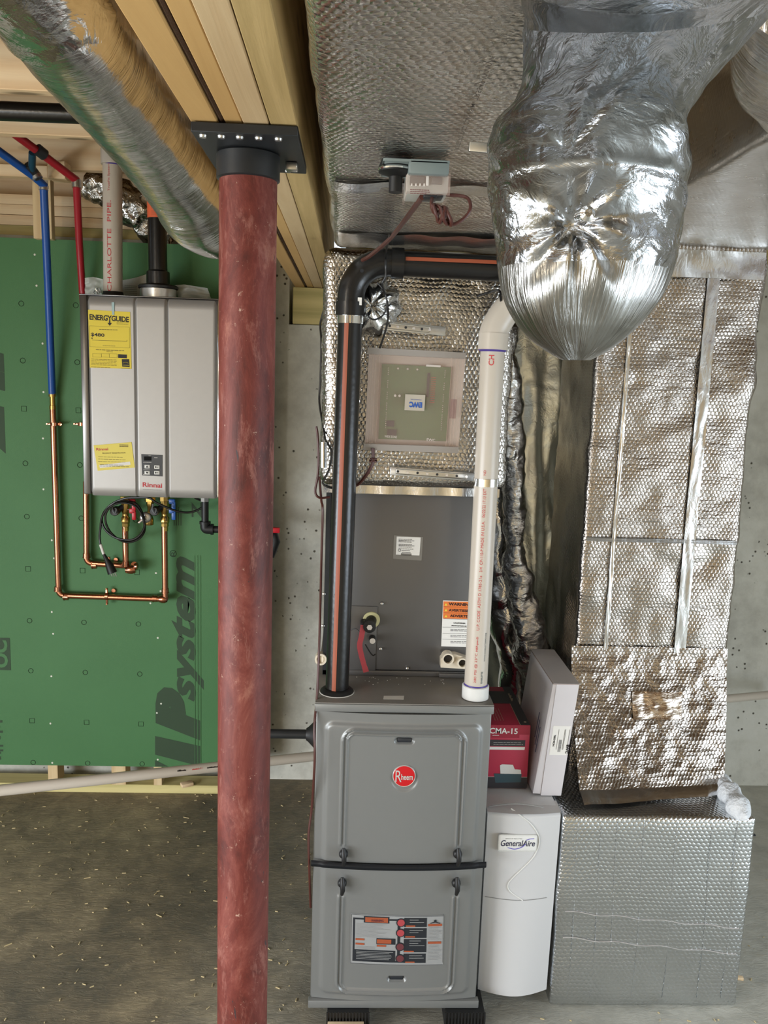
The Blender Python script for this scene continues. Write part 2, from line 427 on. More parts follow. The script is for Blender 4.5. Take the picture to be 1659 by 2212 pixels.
BAG = clear('plastic_bag_film', srgb(235, 238, 236), .12, .35)

# ------------------------------------------------------------------ the setting
YB = 3.47
struct(obj('floor', bx(-3.2, 3.2, -4, 3.75, -.12, 0), FLOOR, smooth=0))
px0 = W(625, 650, Y=YB).x; px1 = -.06
mwall = MB(); mwall.box(-3.2, px0, YB, 3.72, 0, 2.26); mwall.box(px1, 3.2, YB, 3.72, 0, 2.26); mwall.box(px0, px1, YB, 3.72, 0, 1.955); mwall.box(px0, px1, 3.62, 3.72, 1.955, 2.26)
struct(obj('wall_back', mwall, CONC, smooth=0))
ml = MB(); ml.box(-3.2, -3.0, -4, -3.25, 0, 2.45); ml.box(-3.2, -3.0, 1.25, YB, 0, 2.45); ml.box(-3.2, -3.0, -3.25, 1.25, 1.42, 2.45)
struct(obj('wall_left', ml, CONC, smooth=0))
mr = MB(); mr.box(3.0, 3.2, -4, -1.05, 0, 2.45); mr.box(3.0, 3.2, 1.25, YB, 0, 2.45); mr.box(3.0, 3.2, -1.05, 1.25, 1.42, 2.45)
struct(obj('wall_right', mr, CONC, smooth=0))
mf = MB(); mf.box(-3.0, 3.0, -3.65, -3.45, 0, 2.45)
struct(obj('wall_front', mf, PINEZ, smooth=0))
struct(obj('ceiling', bx(-3.2, 3.2, -4, 3.75, 2.64, 2.66), OSB, smooth=0))
for i, (z0, z1) in enumerate(((2.262, 2.298), (2.30, 2.337), (2.339, 2.376), (2.378, 2.415))):
    struct(obj('trim_%d' % (i+1), bx(-3.0, px0, YB+.01+.004*(i % 2), YB+.15, z0, z1), PTX if i == 0 else PINE, smooth=0))
struct(obj('trim_5', bx(px1+.02, 3.0, YB+.01, YB+.15, 2.262, 2.40), PTX, smooth=0))
struct(obj('trim_6', bx(-3.0, 3.0, YB+.10, YB+.14, 2.417, 2.638), PINE, smooth=0))
# floor joists across the room
for i, y in enumerate((1.37, 1.765, 2.165, 2.555)):
    j = obj('floor_joist', bx(-2.98, 2.98, y, y+.038, 2.402, 2.638, bev=.002, seg=1), PINE)
    n = 15-i
    if y == 1.765: lb = 'pine floor joist at top left corner, nearest one seen beside the flexible duct'
    elif y == 2.165: lb = 'knotty pine floor joist passing just above the dark drain pipe'
    elif y == 2.555: lb = 'pine floor joist just above the white vent pipe coupling'
    elif y == 1.37: lb = 'pine floor joist crossing over the steel column'
    tag(j, lb, 'joist', 'floor joists')
tag(obj('floor_joist', bx(-2.98, -.30, 3.17, 3.208, 2.447, 2.638, bev=.002, seg=1), PINE), 'farthest pine joist, behind the white vent pipe coupling', 'joist', 'floor joists')

# beam of four plies
beam = thing('support_beam', 'built-up timber beam of four plies resting on the red column', 'beam', (-.162, 1.2, 2.10))
for nm, (a, b), mt, z0, lab in (('beam_ply', (-.238, -.199), LVL, 2.10, 'smooth laminated outer ply'), ('beam_ply', (-.190, -.1645), LVL, 2.102, 'rough edged laminated ply'), ('beam_ply', (-.1635, -.127), PINEY, 2.10, 'pale pine ply'), ('beam_ply', (-.1255, -.087), PT, 2.10, 'greenish treated pine ply on the duct side')):
    mb = MB(); n = 60
    def f(u, v, a=a, b=b, z0=z0): return Vector((a if v < .5 else b, -1+u*4.5, z0))
    mb.box(a, b, -1, 3.52, z0, 2.40, bev=.0015, seg=1); o = obj(nm, mb, mt, beam); o['label'] = lab
mb = MB(); mb.tube([(-.1945 + .003*noise.noise(Vector((0, y*9, 0))), y, 2.106) for y in [k*.03-.5 for k in range(134)]], .0042, 6); o = obj('glue_bead', mb, plain('dark_glue', srgb(70, 46, 26), .9, bump=.004, bscale=200), beam); o['label'] = 'dark ragged glue in the gap between plies'
tag(obj('wood_block', bx(W(633, 650, Y=3.45).x, W(706, 650, Y=3.45).x, 3.44, 3.60, 1.957, 2.099, bev=.002, seg=1), PTX), 'treated timber block under the beam end in the wall pocket', 'block')

# red column
colx, coly = -.169, 1.37
c = thing('steel_column', 'rust red round steel column under the timber beam', 'column', (colx, coly, 0))
mb = MB(); mb.tube([(colx, coly, 0.001+z*2.052/40) for z in range(41)], .0446, 48); obj('shaft', mb, RED, c)
mb = MB(); mb.lathe((colx, coly, 2.045), [(.0455, 0), (.0485, .002), (.0485, .037), (.046, .0395)], n=48); obj('collar', mb, BLACKST, c)
mb = MB(); mb.box(-.236, -.086, 1.257, 1.48, 2.0845, 2.098, bev=.001, seg=1); o = obj('cap_plate', mb, BLACKST, c)
for xx in (-.222, -.196, -.17, -.143, -.115):
    for yy in (1.275, 1.462): m2 = MB(); m2.lathe((xx, yy, 2.0815), [(.005, 0), (.006, .003)], n=12); obj('plate_rivet', m2, STEEL, o)
mb = MB(); mb.box(-.115, -.096, 1.40, 1.42, 2.072, 2.084, bev=.002); obj('lock_nut', mb, STEEL, c)
mb = MB(); mb.box(colx-.1, colx+.1, coly-.1, coly+.1, 0, .008, bev=.001); obj('base_plate', mb, BLACKST, c)

# ------------------------------------------------------------------ green sheathing panel on studs
YP = 3.30
bl = W(-60, 1645, Y=YP).x; 
pan = thing('sheathing_panel', 'green sheathing board on the back wall behind the water heater', 'panel', (-.9, YP, .1))
zt = W(240, 522, Y=YP).z; zb = W(240, 1655, Y=YP).z; xr = W(566, 1200, Y=YP).x
obj('board', bx(-1.95, xr, YP, YP+.011, zb, zt), GREEN, pan, smooth=0)
obj('edge_strip', bx(xr, xr+.003, YP, YP+.02, zb, zt), DARK, pan, smooth=0)
f = YP-.0006
def on_panel(px_, py_): p = W(px_, py_, Y=f); return p
mb = MB()
for r_, (yy, sh) in enumerate(((655, 'o'), (778, 'o'), (882, 's'), (1000, 'o'), (1115, 'o'), (1228, 's'), (1340, 'o'), (1448, 'o'), (1556, 's'), (1660, 'o'))):
    for xx in (30, 150, 270):
        x = xx + 15 + (yy-600)*.026 - xx*.02; p = on_panel(x, yy + xx*.03); p.z = max(p.z, zb+.012)
        if sh == 'o': mb.tube([(p.x+.0095*cos(a), f, p.z+.0095*sin(a)) for a in [2*pi*k/16 for k in range(16)]], .0012, 4, closed=True)
        else: mb.tube([(p.x+.0095*a, f, p.z+.0095*b) for a, b in ((-1, -1), (1, -1), (1, 1), (-1, 1))], .0012, 4, closed=True)
obj('nailing_marks', mb, GINK, pan, smooth=0)
dots = [(75, 550), (79, 617), (92, 742), (94, 847), (93, 947), (94, 1057), (112, 1167), (117, 1206), (112, 1322), (115, 1369), (111, 1461), (109, 1563), (113, 1648), (337, 1238), (347, 1277), (325, 1303), (341, 1378), (348, 1520), (339, 1540), (341, 1641)]
for x, y in dots:
    p = on_panel(x, y); m2 = MB(); m2.lathe((p.x, f-.001, p.z), [(.0035, 0), (.0045, .002)], axis='y', n=10); obj('fastener', m2, DOT, pan)
def side_text(mb, t, px_top, py0, py1, px_bot, bold=0, shear=0):
    """word reading upward; letter tops to the left. px_top..px_bot = left/right pixel extent, py0 lower end, py1 upper end"""
    lo = on_panel(px_bot, py0); hi = on_panel(px_bot, py1); tp = on_panel(px_top, (py0+py1)/2)
    mid = on_panel(px_bot, (py0+py1)/2)
    mb.text(t, plane_map((mid.x, f, (lo.z+hi.z)/2), (0, 0, 1), (-1, 0, 0)), width=hi.z-lo.z, height=mid.x-tp.x, bold=bold, shear=shear)
mb = MB(); side_text(mb, 'system', 370, 1516, 1203, 440, .035, .35)
side_text(mb, 'P', 336, 1600, 1486, 434, .10, .3)
for q4 in (((335, 1590), (335, 1630), (434, 1656), (434, 1612)), ((335, 1642), (335, 1690), (434, 1760), (434, 1690))): mb.quadbox([on_panel(*q) for q in q4], (0, -.0003, 0))
side_text(mb, 'R', 369, 1202, 1190, 380, .0)
p = on_panel(374, 1196); mb.tube([(p.x+.013*cos(a), f, p.z+.013*sin(a)) for a in [2*pi*k/20 for k in range(20)]], .001, 4, closed=True)
side_text(mb, 'Z', -95, 980, 850, 10, .07, .2); side_text(mb, 'IP', -95, 845, 690, 8, .07, .2)
side_text(mb, 'Z', 414, 1120, 1085, 436, .02)
for k in range(4): q0 = on_panel(375+k*5, 1135); q1 = on_panel(375+k*5, 1085+5*k); mb.box(q0.x, q0.x+.0035, f-.0002, f, q0.z, q1.z)
for xa, ya, xb, yb in ((-12, 1556, 5, 1561), (-12, 1568, 0, 1572), (-12, 1578, 6, 1583), (-12, 1590, 1, 1597), (-12, 1609, 7, 1613), (-12, 1619, 7, 1623), (-12, 1624, 2, 1628), (-12, 1634, 2, 1641), (-12, 1654, 3, 1658)):
    mb.quadbox([on_panel(xa, ya), on_panel(xb, ya), on_panel(xb, yb), on_panel(xa, yb)], (0, -.0003, 0))
geom = mb.bm.verts[:]+mb.bm.edges[:]+mb.bm.faces[:]
bmesh.ops.bisect_plane(mb.bm, geom=geom, plane_co=(0, 0, zb+.002), plane_no=(0, 0, -1), clear_outer=True)
obj('lettering', mb, GINK, pan, smooth=0)
mb = MB()
for t_, x in ((0, 421), (1, 427), (2, 433)):
    q0 = on_panel(x, 1665); q1 = on_panel(x, 1200); mb.box(q0.x, q0.x+.0022, f-.0014, f-.0009, zb+.01, q1.z)
obj('lettering_stripes', mb, GREEN, pan, smooth=0)
mb = MB(); q0 = on_panel(-20, 1447); q1 = on_panel(21, 1378); mb.box(q0.x, q1.x, f-.0004, f, q0.z, q1.z); obj('print_block', mb, GINK, pan, smooth=0)
mb = MB(); mb.text('OC', plane_map((on_panel(17, 1412).x, f-.0012, (q0.z+q1.z)/2), (0, 0, 1), (-1, 0, 0)), width=.115, height=.055, bold=.04); obj('print_block_lettering', mb, GREEN, pan, smooth=0)
for x, w_ in ((105, 22), (242, 32), (333, 18)):
    a = W(x, 1670, Y=YP+.02).x; m2 = bx(a, a+w_*.0018, YP+.013, YP+.09, .045, zb+.1); obj('wall_stud', m2, PINEZ, pan, smooth=0)
p = W(70, 450, Y=3.26); p2 = W(110, 450, Y=3.26)
tag(obj('wood_stud', bx(p.x, p2.x, 3.262, 3.298, zt-.005, 2.44, bev=.0015, seg=1), PINEZ), 'short upright pine stud above the green board behind blue pipe', 'stud')
p = W(102, 380, Y=3.14); tag(obj('wood_block', bx(p.x+.015, p.x+.075, 3.10, 3.165, 2.40, 2.46, bev=.002, seg=1), PINE), 'small pine block end beside top of the blue pipe', 'block')
p0 = W(0, 385, Y=3.02); tag(obj('wood_brace', bx(-2.2, W(110, 400, Y=3.15).x, 3.12, 3.16, 2.405, 2.446, bev=.002, seg=1), PINE), 'pale pine brace running left from behind the blue pipe', 'brace')
tag(obj('floor_plate', bx(-2.6, W(500, 1700, Y=3.33).x, 3.33, 3.418, 0, .038, bev=.0015, seg=1), wood('treated_plate', srgb(224, 212, 150), srgb(186, 176, 112), 'x')), 'treated timber plate on the floor below the green board', 'plate')
m2 = MB(); a = W(405, 1668, Y=3.30); m2.box(a.x-.03, a.x+.02, 3.31, 3.34, .04, .055, bev=.003, rot=Matrix.Rotation(.5, 4, 'Z'), piv=(a.x, 3.32, .045))
tag(obj('wood_scrap', m2, PINE), 'small pine scrap lying on the floor plate', 'scrap')

# ------------------------------------------------------------------ tankless water heater
YH = 3.03
h = thing('water_heater', 'silver wall-hung tankless water heater on the green board', 'water heater', (-.72, YH+.12, 1.27))
def HP(x, y, Y=YH): return W(x, y, Y=Y)
xl, xrr = HP(175, 850).x, HP(479, 850).x; z1 = HP(330, 642).z; z0 = HP(330, 1072).z
obj('cabinet', bx(xl, xrr, YH+.012, YP-.002, z0+.002, z1, bev=.006), HEATSIDE, h)
fx0, fx1 = HP(191, 850).x, HP(468, 850).x
# front panel with two vertical grooves, swept profile
prof = []
g1, g2 = (HP(297, 850).x, 'a'), (HP(358, 850).x, 'b')
def hfront(x):
    d = 0
    for gx in (HP(294, 850).x, HP(361, 850).x): d = max(d, exp(-((x-gx)/.0045)**4)*.007)
    e = min(x-fx0, fx1-x); d += .012*max(0, 1-e/.012)**2
    if HP(294, 850).x < x < HP(361, 850).x: d -= .004
    return YH + d
def hfn(u, v):
    x = fx0+(fx1-fx0)*u; z = z0-.004+(z1-z0)*v*1.0; y = hfront(x); e = min(z-z0+.004, z1-.004-z); y += .012*max(0, 1-max(e, 0)/.012)**2
    return Vector((x, y, z))
mb = MB(); g = mb.grid(hfn, 180, 40); fp = obj('front_panel', mb, HEATER, h, smooth=50)
for sx, (a, b) in (('l', (xl, fx0-.001)), ('r', (fx1+.001, xrr))): obj('side_strip', bx(a, b, YH+.004, YH+.03, z0, z1, bev=.004), HEATSIDE if sx == 'l' else CHROME, h)
mb = MB(); mb.box(xl-.002, xrr+.002, YH+.008, YP-.004, z1, z1+.004, bev=.0015); obj('top_lid', mb, HEATSIDE, h)
def flat(mb, c4, Y, th=.0008):   # panel with photo corner pixels at plane Y
    p = [W(x, y, Y=Y) for x, y in c4]; mb.quadbox(p, (0, th, 0)); return p
def lines(mb, x0, x1, ys, Y, lh=.0012, jag=.25, cx=False):
    for y in ys:
        a = W(x0, y, Y=Y); L = (W(x1, y, Y=Y).x-a.x); l = L*(1-jag*random.random()); x = a.x + ((L-l)/2 if cx else 0)
        while x < a.x+l:
            w = L*random.uniform(.06, .16); mb.box(x, min(x+w, a.x+L), Y, Y+.0002, a.z, a.z+lh); x += w+L*.02
mb = MB(); yl = YH-.0016; flat(mb, ((190, 669), (281, 674), (284, 797), (194, 794)), yl); el = obj('energy_label', mb, YEL, h, smooth=0); el['label'] = 'yellow energy label'
mb = MB(); p = W(236, 694, Y=yl-.0006); mb.text('ENERGYGUIDE', plane_map((p.x, yl-.0006, p.z+.001), (1, 0, -.035), (0, 0, 1)), width=W(278, 690, Y=yl).x-W(193, 690, Y=yl).x, height=.019, bold=.03, space=.95)
p = W(237, 700, Y=yl); mb.box(p.x-.0022, p.x+.0022, yl-.0008, yl-.0004, W(237, 697, Y=yl).z-.002, p.z+.012)
mb.quadbox([(p.x-.008, yl-.0007, p.z+.004), (p.x+.008, yl-.0007, p.z+.004), (p.x, yl-.0007, p.z-.006)], (0, .0003, 0))
p = W(211, 728, Y=yl); mb.text('$480', plane_map((p.x, yl-.0006, p.z), (1, 0, -.03), (0, 0, 1)), width=.047, height=.0135, bold=.025)
a = W(199, 735, Y=yl); b = W(274, 737, Y=yl); mb.box(a.x, b.x, yl-.0006, yl-.0002, a.z, a.z+.0009); mb.box(b.x, b.x+.001, yl-.0006, yl-.0002, a.z, a.z+.005)
mb.quadbox([(a.x-.003, yl-.0006, a.z+.009), (a.x+.003, yl-.0006, a.z+.009), (a.x, yl-.0006, a.z+.003)], (0, .0003, 0))
flat(mb, ((255, 765), (274, 766), (274, 774), (255, 773)), yl-.0006, .0003); flat(mb, ((263, 776), (279, 776), (280, 793), (264, 792)), yl-.0006, .0003)
obj('lettering', mb, INK, el, smooth=0)
mb = MB(); lines(mb, 194, 230, (691,), yl-.0006); lines(mb, 252, 277, (694, 697, 700), yl-.0006, jag=.1)
lines(mb, 214, 258, (712,), yl-.0006, .0018); lines(mb, 222, 250, (747,), yl-.0006); lines(mb, 207, 268, (756,), yl-.0006, .002, .05); lines(mb, 230, 246, (760,), yl-.0006)
lines(mb, 197, 252, (776, 779, 782, 785, 788), yl-.0006); lines(mb, 197, 246, (793,), yl-.0006); lines(mb, 262, 282, (796,), yl-.0006)
for (x0, y0, x1, y1) in ((193, 704, 280, 752), (200, 764, 219, 772), (219, 764, 236, 772), (236, 764, 253, 773)):
    a = W(x0, y0, Y=yl); b = W(x1, y1, Y=yl)
    for q in ((a.x, b.x, a.z, a.z+.0006), (a.x, b.x, b.z, b.z+.0006), (a.x, a.x+.0006, b.z, a.z), (b.x, b.x+.0006, b.z, a.z)): mb.box(q[0], q[1], yl-.0006, yl-.0003, q[2], q[3])
obj('fine_print', mb, GREYINK, el, smooth=0)
mb = MB(); p = W(272, 785, Y=yl-.001); mb.tube([(p.x+.009*cos(a)-.001, yl-.0012, p.z+.004*sin(a)) for a in [pi*k/8 for k in range(9)]], .0006, 4); lines(mb, 265, 279, (789,), yl-.0012); obj('star_mark', mb, YEL, el, smooth=0)
mb = MB(); flat(mb, ((241, 653), (247, 653), (247, 680), (242, 680)), yl-.0012, .0004); obj('tape_strip', mb, PALEBLUE, h, smooth=0)
mb = MB(); flat(mb, ((202, 962), (284, 955), (291, 1010), (211, 1017)), yl); rl = obj('registration_card', mb, YEL2, h, smooth=0); rl['label'] = 'tilted pale yellow registration card'
mb = MB(); p = W(221, 973, Y=yl); mb.text('Rinnai', plane_map((p.x, yl-.0006, p.z), (1, 0, .06), (-.06, 0, 1)), width=.042, height=.0095, bold=.02); obj('maker_lettering', mb, REDINK, rl, smooth=0)
mb = MB(); p = W(246, 980, Y=yl); mb.text('PRODUCT REGISTRATION', plane_map((p.x, yl-.0006, p.z), (1, 0, .05), (-.05, 0, 1)), width=.082, height=.0045, bold=.02)
lines(mb, 212, 277, (987, 992, 997), yl-.0006, jag=.2); lines(mb, 258, 280, (962, 965), yl-.0006, .003); obj('fine_print', mb, GREYINK, rl, smooth=0)
mb = MB(); flat(mb, ((214, 1005), (281, 997), (282, 1004), (216, 1011)), yl-.0005, .0003); wb = obj('white_strip', mb, WHITE, rl, smooth=0)
mb = MB(); lines(mb, 216, 279, (1004, 1007), yl-.0009); obj('strip_print', mb, INK, rl, smooth=0)
yc = YH-.0055
mb = MB(); flat(mb, ((305, 981), (351, 983), (351, 1029), (307, 1027)), yc, .0025); cp = obj('control_panel', mb, DARK, h)
for x, y in ((318, 1008), (339, 1009), (318, 1021), (339, 1021)):
    p = W(x, y, Y=yc); m2 = bx(p.x-.0095, p.x+.0095, yc-.002, yc, p.z-.0065, p.z+.0065, bev=.0015); bt = obj('button', m2, WPLAST, cp)
    m3 = MB(); s_ = 1 if y < 1015 else -1
    if x < 330: m3.quadbox([(p.x-.005, yc-.0025, p.z-.003*s_), (p.x+.005, yc-.0025, p.z-.003*s_), (p.x, yc-.0025, p.z+.004*s_)], (0, .0004, 0))
    else: m3.box(p.x-.006, p.x-.002, yc-.0025, yc-.002, p.z-.003, p.z+.003); m3.box(p.x-.001, p.x+.005, yc-.0025, yc-.002, p.z-.001, p.z+.001)
    obj('button_mark', m3, INK, cp, smooth=0)
mb = MB(); flat(mb, ((311, 986), (327, 986), (327, 995), (311, 995)), yc-.001, .0008); obj('display', mb, plain('display_glass', (.004, .004, .004), .6, Specular_IOR_Level=.1), cp)
mb = MB(); lines(mb, 309, 330, (999,), yc-.0006); lines(mb, 333, 341, (989,), yc-.0006); lines(mb, 321, 328, (985,), yc-.0006); lines(mb, 309, 324, (1025,), yc-.0006); lines(mb, 310, 327, (1015,), yc-.0024); obj('panel_print', mb, WHITE, cp, smooth=0)
mb = MB(); p = W(329, 1053, Y=yc); mb.text('Rinnai', plane_map((p.x, YH-.0048, p.z), (1, 0, -.03), (0, 0, 1)), width=W(350, 1050, Y=yc).x-W(308, 1050, Y=yc).x, height=.017, bold=.025); obj('maker_lettering', mb, REDINK, h, smooth=0)
mb = MB(); lines(mb, 309, 349, (1058,), YH-.0048, .0015, 0); obj('tagline_print', mb, GREYP, h, smooth=0)
# vent collar on top
vp = W(342, 640, Y=3.14)
mb = MB(); mb.lathe((vp.x, 3.14, z1+.003), [(.064, 0), (.064, .034), (.061, .036)], n=40); vc = obj('vent_collar', mb, STEEL, h)
mb = MB(); mb.lathe((vp.x, 3.14, z1+.039), [(.07, 0), (.071, .008), (.066, .012), (.045, .016)], n=40); obj('collar_ring', mb, RUBBER, vc)
mb = MB(); mb.lathe((vp.x, 3.14-.064, z1+.028), [(.003, 0), (.003, -.002)], axis='y', n=10); obj('collar_screw', mb, STEEL, vc)
wp = W(244, 632, Y=3.14)
mb = MB(); mb.lathe((wp.x, 3.14, z1+.003), [(.04, 0), (.04, .004), (.036, .014), (.035, .02)], n=32); obj('intake_gasket', mb, RUBBER, h)

# white vent pipe with print
v = thing('intake_pipe', 'white plastic pipe with red print rising from the water heater', 'pipe', (wp.x, 3.14, z1+.02))
tp = W(237, 346, Y=3.10)
P0 = Vector((wp.x, 3.14, z1+.02)); P1 = Vector((tp.x, 3.14, 2.632))
mb = MB(); mb.tube([P0, P1], .0335, 32); obj('pipe', mb, PVC, v)
def on_pipe(P0, P1, r, phi0=0, za=0):
    ax = (P1-P0).normalized()
    rt = Vector((0, -1, 0)); rt = (rt-ax*rt.dot(ax)).normalized(); sd = ax.cross(rt)   # sd -> towards -x/+x
    if sd.x < 0: sd = -sd
    def fm(a, b):
        ph = phi0 - b/r; return P0 + ax*(za+a) + (rt*cos(ph) + sd*sin(ph))*(r+.0006)
    return fm
Lp = (P1-P0).length
zc = lambda y: (W(240, y, Y=3.10).z - P0.z)
fm = on_pipe(P0, P1, .0335, .12, (zc(629)+zc(432))/2); mb = MB(); mb.text('CHARLOTTE  PIPE.', fm, width=zc(432)-zc(629), height=.0145, bold=0)
fm = on_pipe(P0, P1, .0335, .05, (zc(412)+zc(352))/2); mb.text('TrueFit System', fm, width=zc(352)-zc(412), height=.009, bold=.0); obj('lettering', mb, REDINK, v, smooth=0)
zz = W(238, 350, Y=3.10).z
mb = MB(); mb.lathe((P1.x, 3.14, zz), [(.0336, 0), (.041, 0), (.0415, .002), (.0415, .05), (.0336, .052)], n=32, cap=False); obj('coupling', mb, PVC, v)
mb = MB(); mb.lathe((P1.x, 3.14, zz-.004), [(.0338, 0), (.0348, .002), (.0338, .004)], n=32, cap=False); obj('primer_ring', mb, PURPLE, v)
# black flue pipe
v = thing('flue_pipe', 'black plastic flue pipe with orange label above the heater collar', 'pipe', (vp.x, 3.14, z1+.05))
P1 = Vector((W(334, 400, Y=3.12).x, 3.14, 2.63)); P0 = Vector((vp.x, 3.14, z1+.045))
mb = MB(); mb.tube([P0, P1], .033, 32); obj('pipe', mb, ABS, v)
mb = MB(); mb.tube([P0, P0+(P1-P0)*.09, P0+(P1-P0)*.1], [.041, .041, .034], 32); obj('hub', mb, ABS, v)
k0 = (W(334, 470, Y=3.12).z-P0.z)/(P1.z-P0.z); k1 = (W(334, 418, Y=3.12).z-P0.z)/(P1.z-P0.z)
mb = MB(); mb.tube([P0+(P1-P0)*k0, P0+(P1-P0)*k1], .0336, 32, cap=False); o = obj('orange_sticker', mb, ORANGE2, v); o['label'] = 'orange sticker'
mb = MB()
for k in range(6): mb.text('IIIII IIII III IIIII', on_pipe(P0, P1, .0338, .0-.12*k+.3, (k0+k1)/2*(P1-P0).length), width=(k1-k0)*(P1-P0).length*.85, height=.0016)
obj('sticker_print', mb, plain('brown_print', srgb(120, 50, 30), .6), v, smooth=0)

# bags on the heater
def bag(name, label, cx, px_y, w, hgt, yy, sheet=BAG, seed=0, tilt=0):
    def fn(u, v):
        x = (u-.5)*w; z = v*hgt; th = .012*sin(pi*u)*sin(pi*min(1, v*1.1))
        n_ = noise.noise(Vector((u*4+seed, v*4, 0)))*.012
        return Vector((cx + x + tilt*z, yy - th + n_, z1+.006 + z*(1-.25*abs(u-.3)) ))
    mb = MB(); mb.grid(fn, 20, 16); mb.grid(lambda u, v: fn(u, v)+Vector((0, .006+.02*sin(pi*u)*sin(pi*v), 0)), 20, 16)
    return tag(obj(name, mb, sheet, smooth=60), label, 'bag')
b1 = W(213, 620, Y=3.22); bag('parts_bag', 'clear bag of paper and screws left of the white pipe on the heater', b1.x, 0, .1, .075, 3.22, seed=1)
pl = thing('instruction_sheet', 'folded white paper in clear film leaning behind the flue pipe', 'paper', (-.74, 3.25, z1))
def sh(u, v): return Vector((W(262, 600, Y=3.25).x+u*.13, 3.255+.012*sin(u*5), z1+.006+v*(.07+.035*u)))
mb = MB(); mb.grid(sh, 12, 6); bmesh.ops.solidify(mb.bm, geom=mb.bm.faces[:], thickness=.001); obj('sheet', mb, WHITE, pl)
mb = MB()
for k in range(7):
    a = sh(.08, .15+.09*k); mb.box(a.x, a.x+.045, a.y-.004, a.y-.003, a.z, a.z+.0015)
obj('sheet_print', mb, GREYP, pl, smooth=0)
mb = MB()
for k in range(14): 
    a = Vector((b1.x-.02+random.random()*.035, 3.205, z1+.012+random.random()*.02)); mb.tube([a, a+Vector((random.uniform(-.008, .008), 0, .01))], .002, 6)
tag(obj('loose_screws', mb, STEEL), 'loose screws gathered inside the clear bag on the heater', 'screws', kind='stuff')
bag('plastic_bag', 'crumpled clear plastic bag right of the flue collar on the heater', W(425, 620, Y=3.2).x, 0, .12, .055, 3.17, seed=9, tilt=-.3)

# ------------------------------------------------------------------ pex and copper
def run(mb, pts, r, n=14, bend=.03): mb.tube(arc_path(pts, bend), r, n)
YC = 3.27
cold = thing('cold_water_line', 'blue plastic tube turning into copper pipe left of the water heater', 'pipe', tuple(W(115, 850, Y=YC)))
A = [W(-60, 285, Y=2.85), W(72, 380, Y=3.03), W(97, 402, Y=3.07)]
mb = MB(); mb.tube(A, .0135, 14); obj('upper_tubing', mb, BLUEP, cold)
mb = MB(); mb.tube([W(70, 330, Y=2.95), W(69, 366, Y=3.01)], .012, 12); obj('branch_tubing', mb, plain('teal_pex', srgb(22, 66, 88), .4), cold)
mb = MB(); mb.tube([W(60, 355, Y=3.0), W(82, 384, Y=3.04)], .0165, 12); obj('tee_fitting', mb, DARK, cold)
for a, b in (((78, 378), (82, 386)), ((64, 362), (68, 369))): mb = MB(); mb.tube([W(*a, Y=3.03), W(*b, Y=3.03)], .0175, 14); obj('crimp_ring', mb, STEEL, cold)
mb = MB(); T0 = W(94, 398, Y=3.07); mb.tube([T0, W(104, 620, Y=3.2), W(113, 852, Y=YC)], .0135, 16); obj('drop_tubing', mb, BLUEP, cold)
mb = MB(); mb.tube([T0+Vector((0, 0, .012)), T0-Vector((0, 0, .005))], .015, 14); obj('elbow_sleeve', mb, WPLAST, cold)
mb = MB(); mb.tube([T0-Vector((0, 0, .005)), T0-Vector((0, 0, .02))], .0165, 14); obj('clamp_ring', mb, STEEL, cold)
mb = MB(); q = W(113, 850, Y=YC); mb.tube([q, q-Vector((0, 0, .012)), q-Vector((0, 0, .0121)), q-Vector((0, 0, .045)), q-Vector((0, 0, .046)), q-Vector((0, 0, .06))], [.014, .014, .0105, .0105, .0125, .0125], 12); obj('brass_adapter', mb, BRASS, cold)
V1 = W(357, 1135, Y=YC-.03)
mb = MB(); c0, c1, c2_, c3 = q-Vector((0, 0, .05)), W(127, 1286, Y=YC), W(350, 1294, Y=YC), W(355, 1130, Y=YC-.03)
run(mb, [c0, c1, c2_-Vector((.008, 0, 0))], .0118, bend=.025); mb.tube([W(357, 1290, Y=YC-.03), c3], .0118, 14); mb.tube([W(357, 1292, Y=YC-.03), W(350, 1294, Y=YC)+Vector((0, .0, 0))], .0125, 12); obj('copper_tube', mb, COPPER, cold)
def fitting(parent, p, d, r=.0145, l=.018): m2 = MB(); p = Vector(p); d = Vector(d).normalized(); m2.tube([p-d*l/2, p-d*l*.3, p-d*l*.29, p+d*l/2], [r+.001, r+.001, r-.0005, r-.0005], 16); obj('solder_joint', m2, COPPER, parent)
for p, d in ((W(125, 1272, Y=YC), (0, 0, 1)), (W(143, 1289, Y=YC), (1, 0, 0)), (W(335, 1293, Y=YC), (1, 0, 0)), (W(357, 1276, Y=YC-.03), (0, 0, 1))): fitting(cold, p, d)
mb = MB(); mb.lathe(W(352, 1294, Y=YC-.03)-Vector((0, 0, .0)), [(.0, -.018), (.012, -.016), (.0165, -.004), (.0165, .008), (.012, .016)], axis='x', n=16, cap=False); obj('elbow', mb, COPPER, cold)
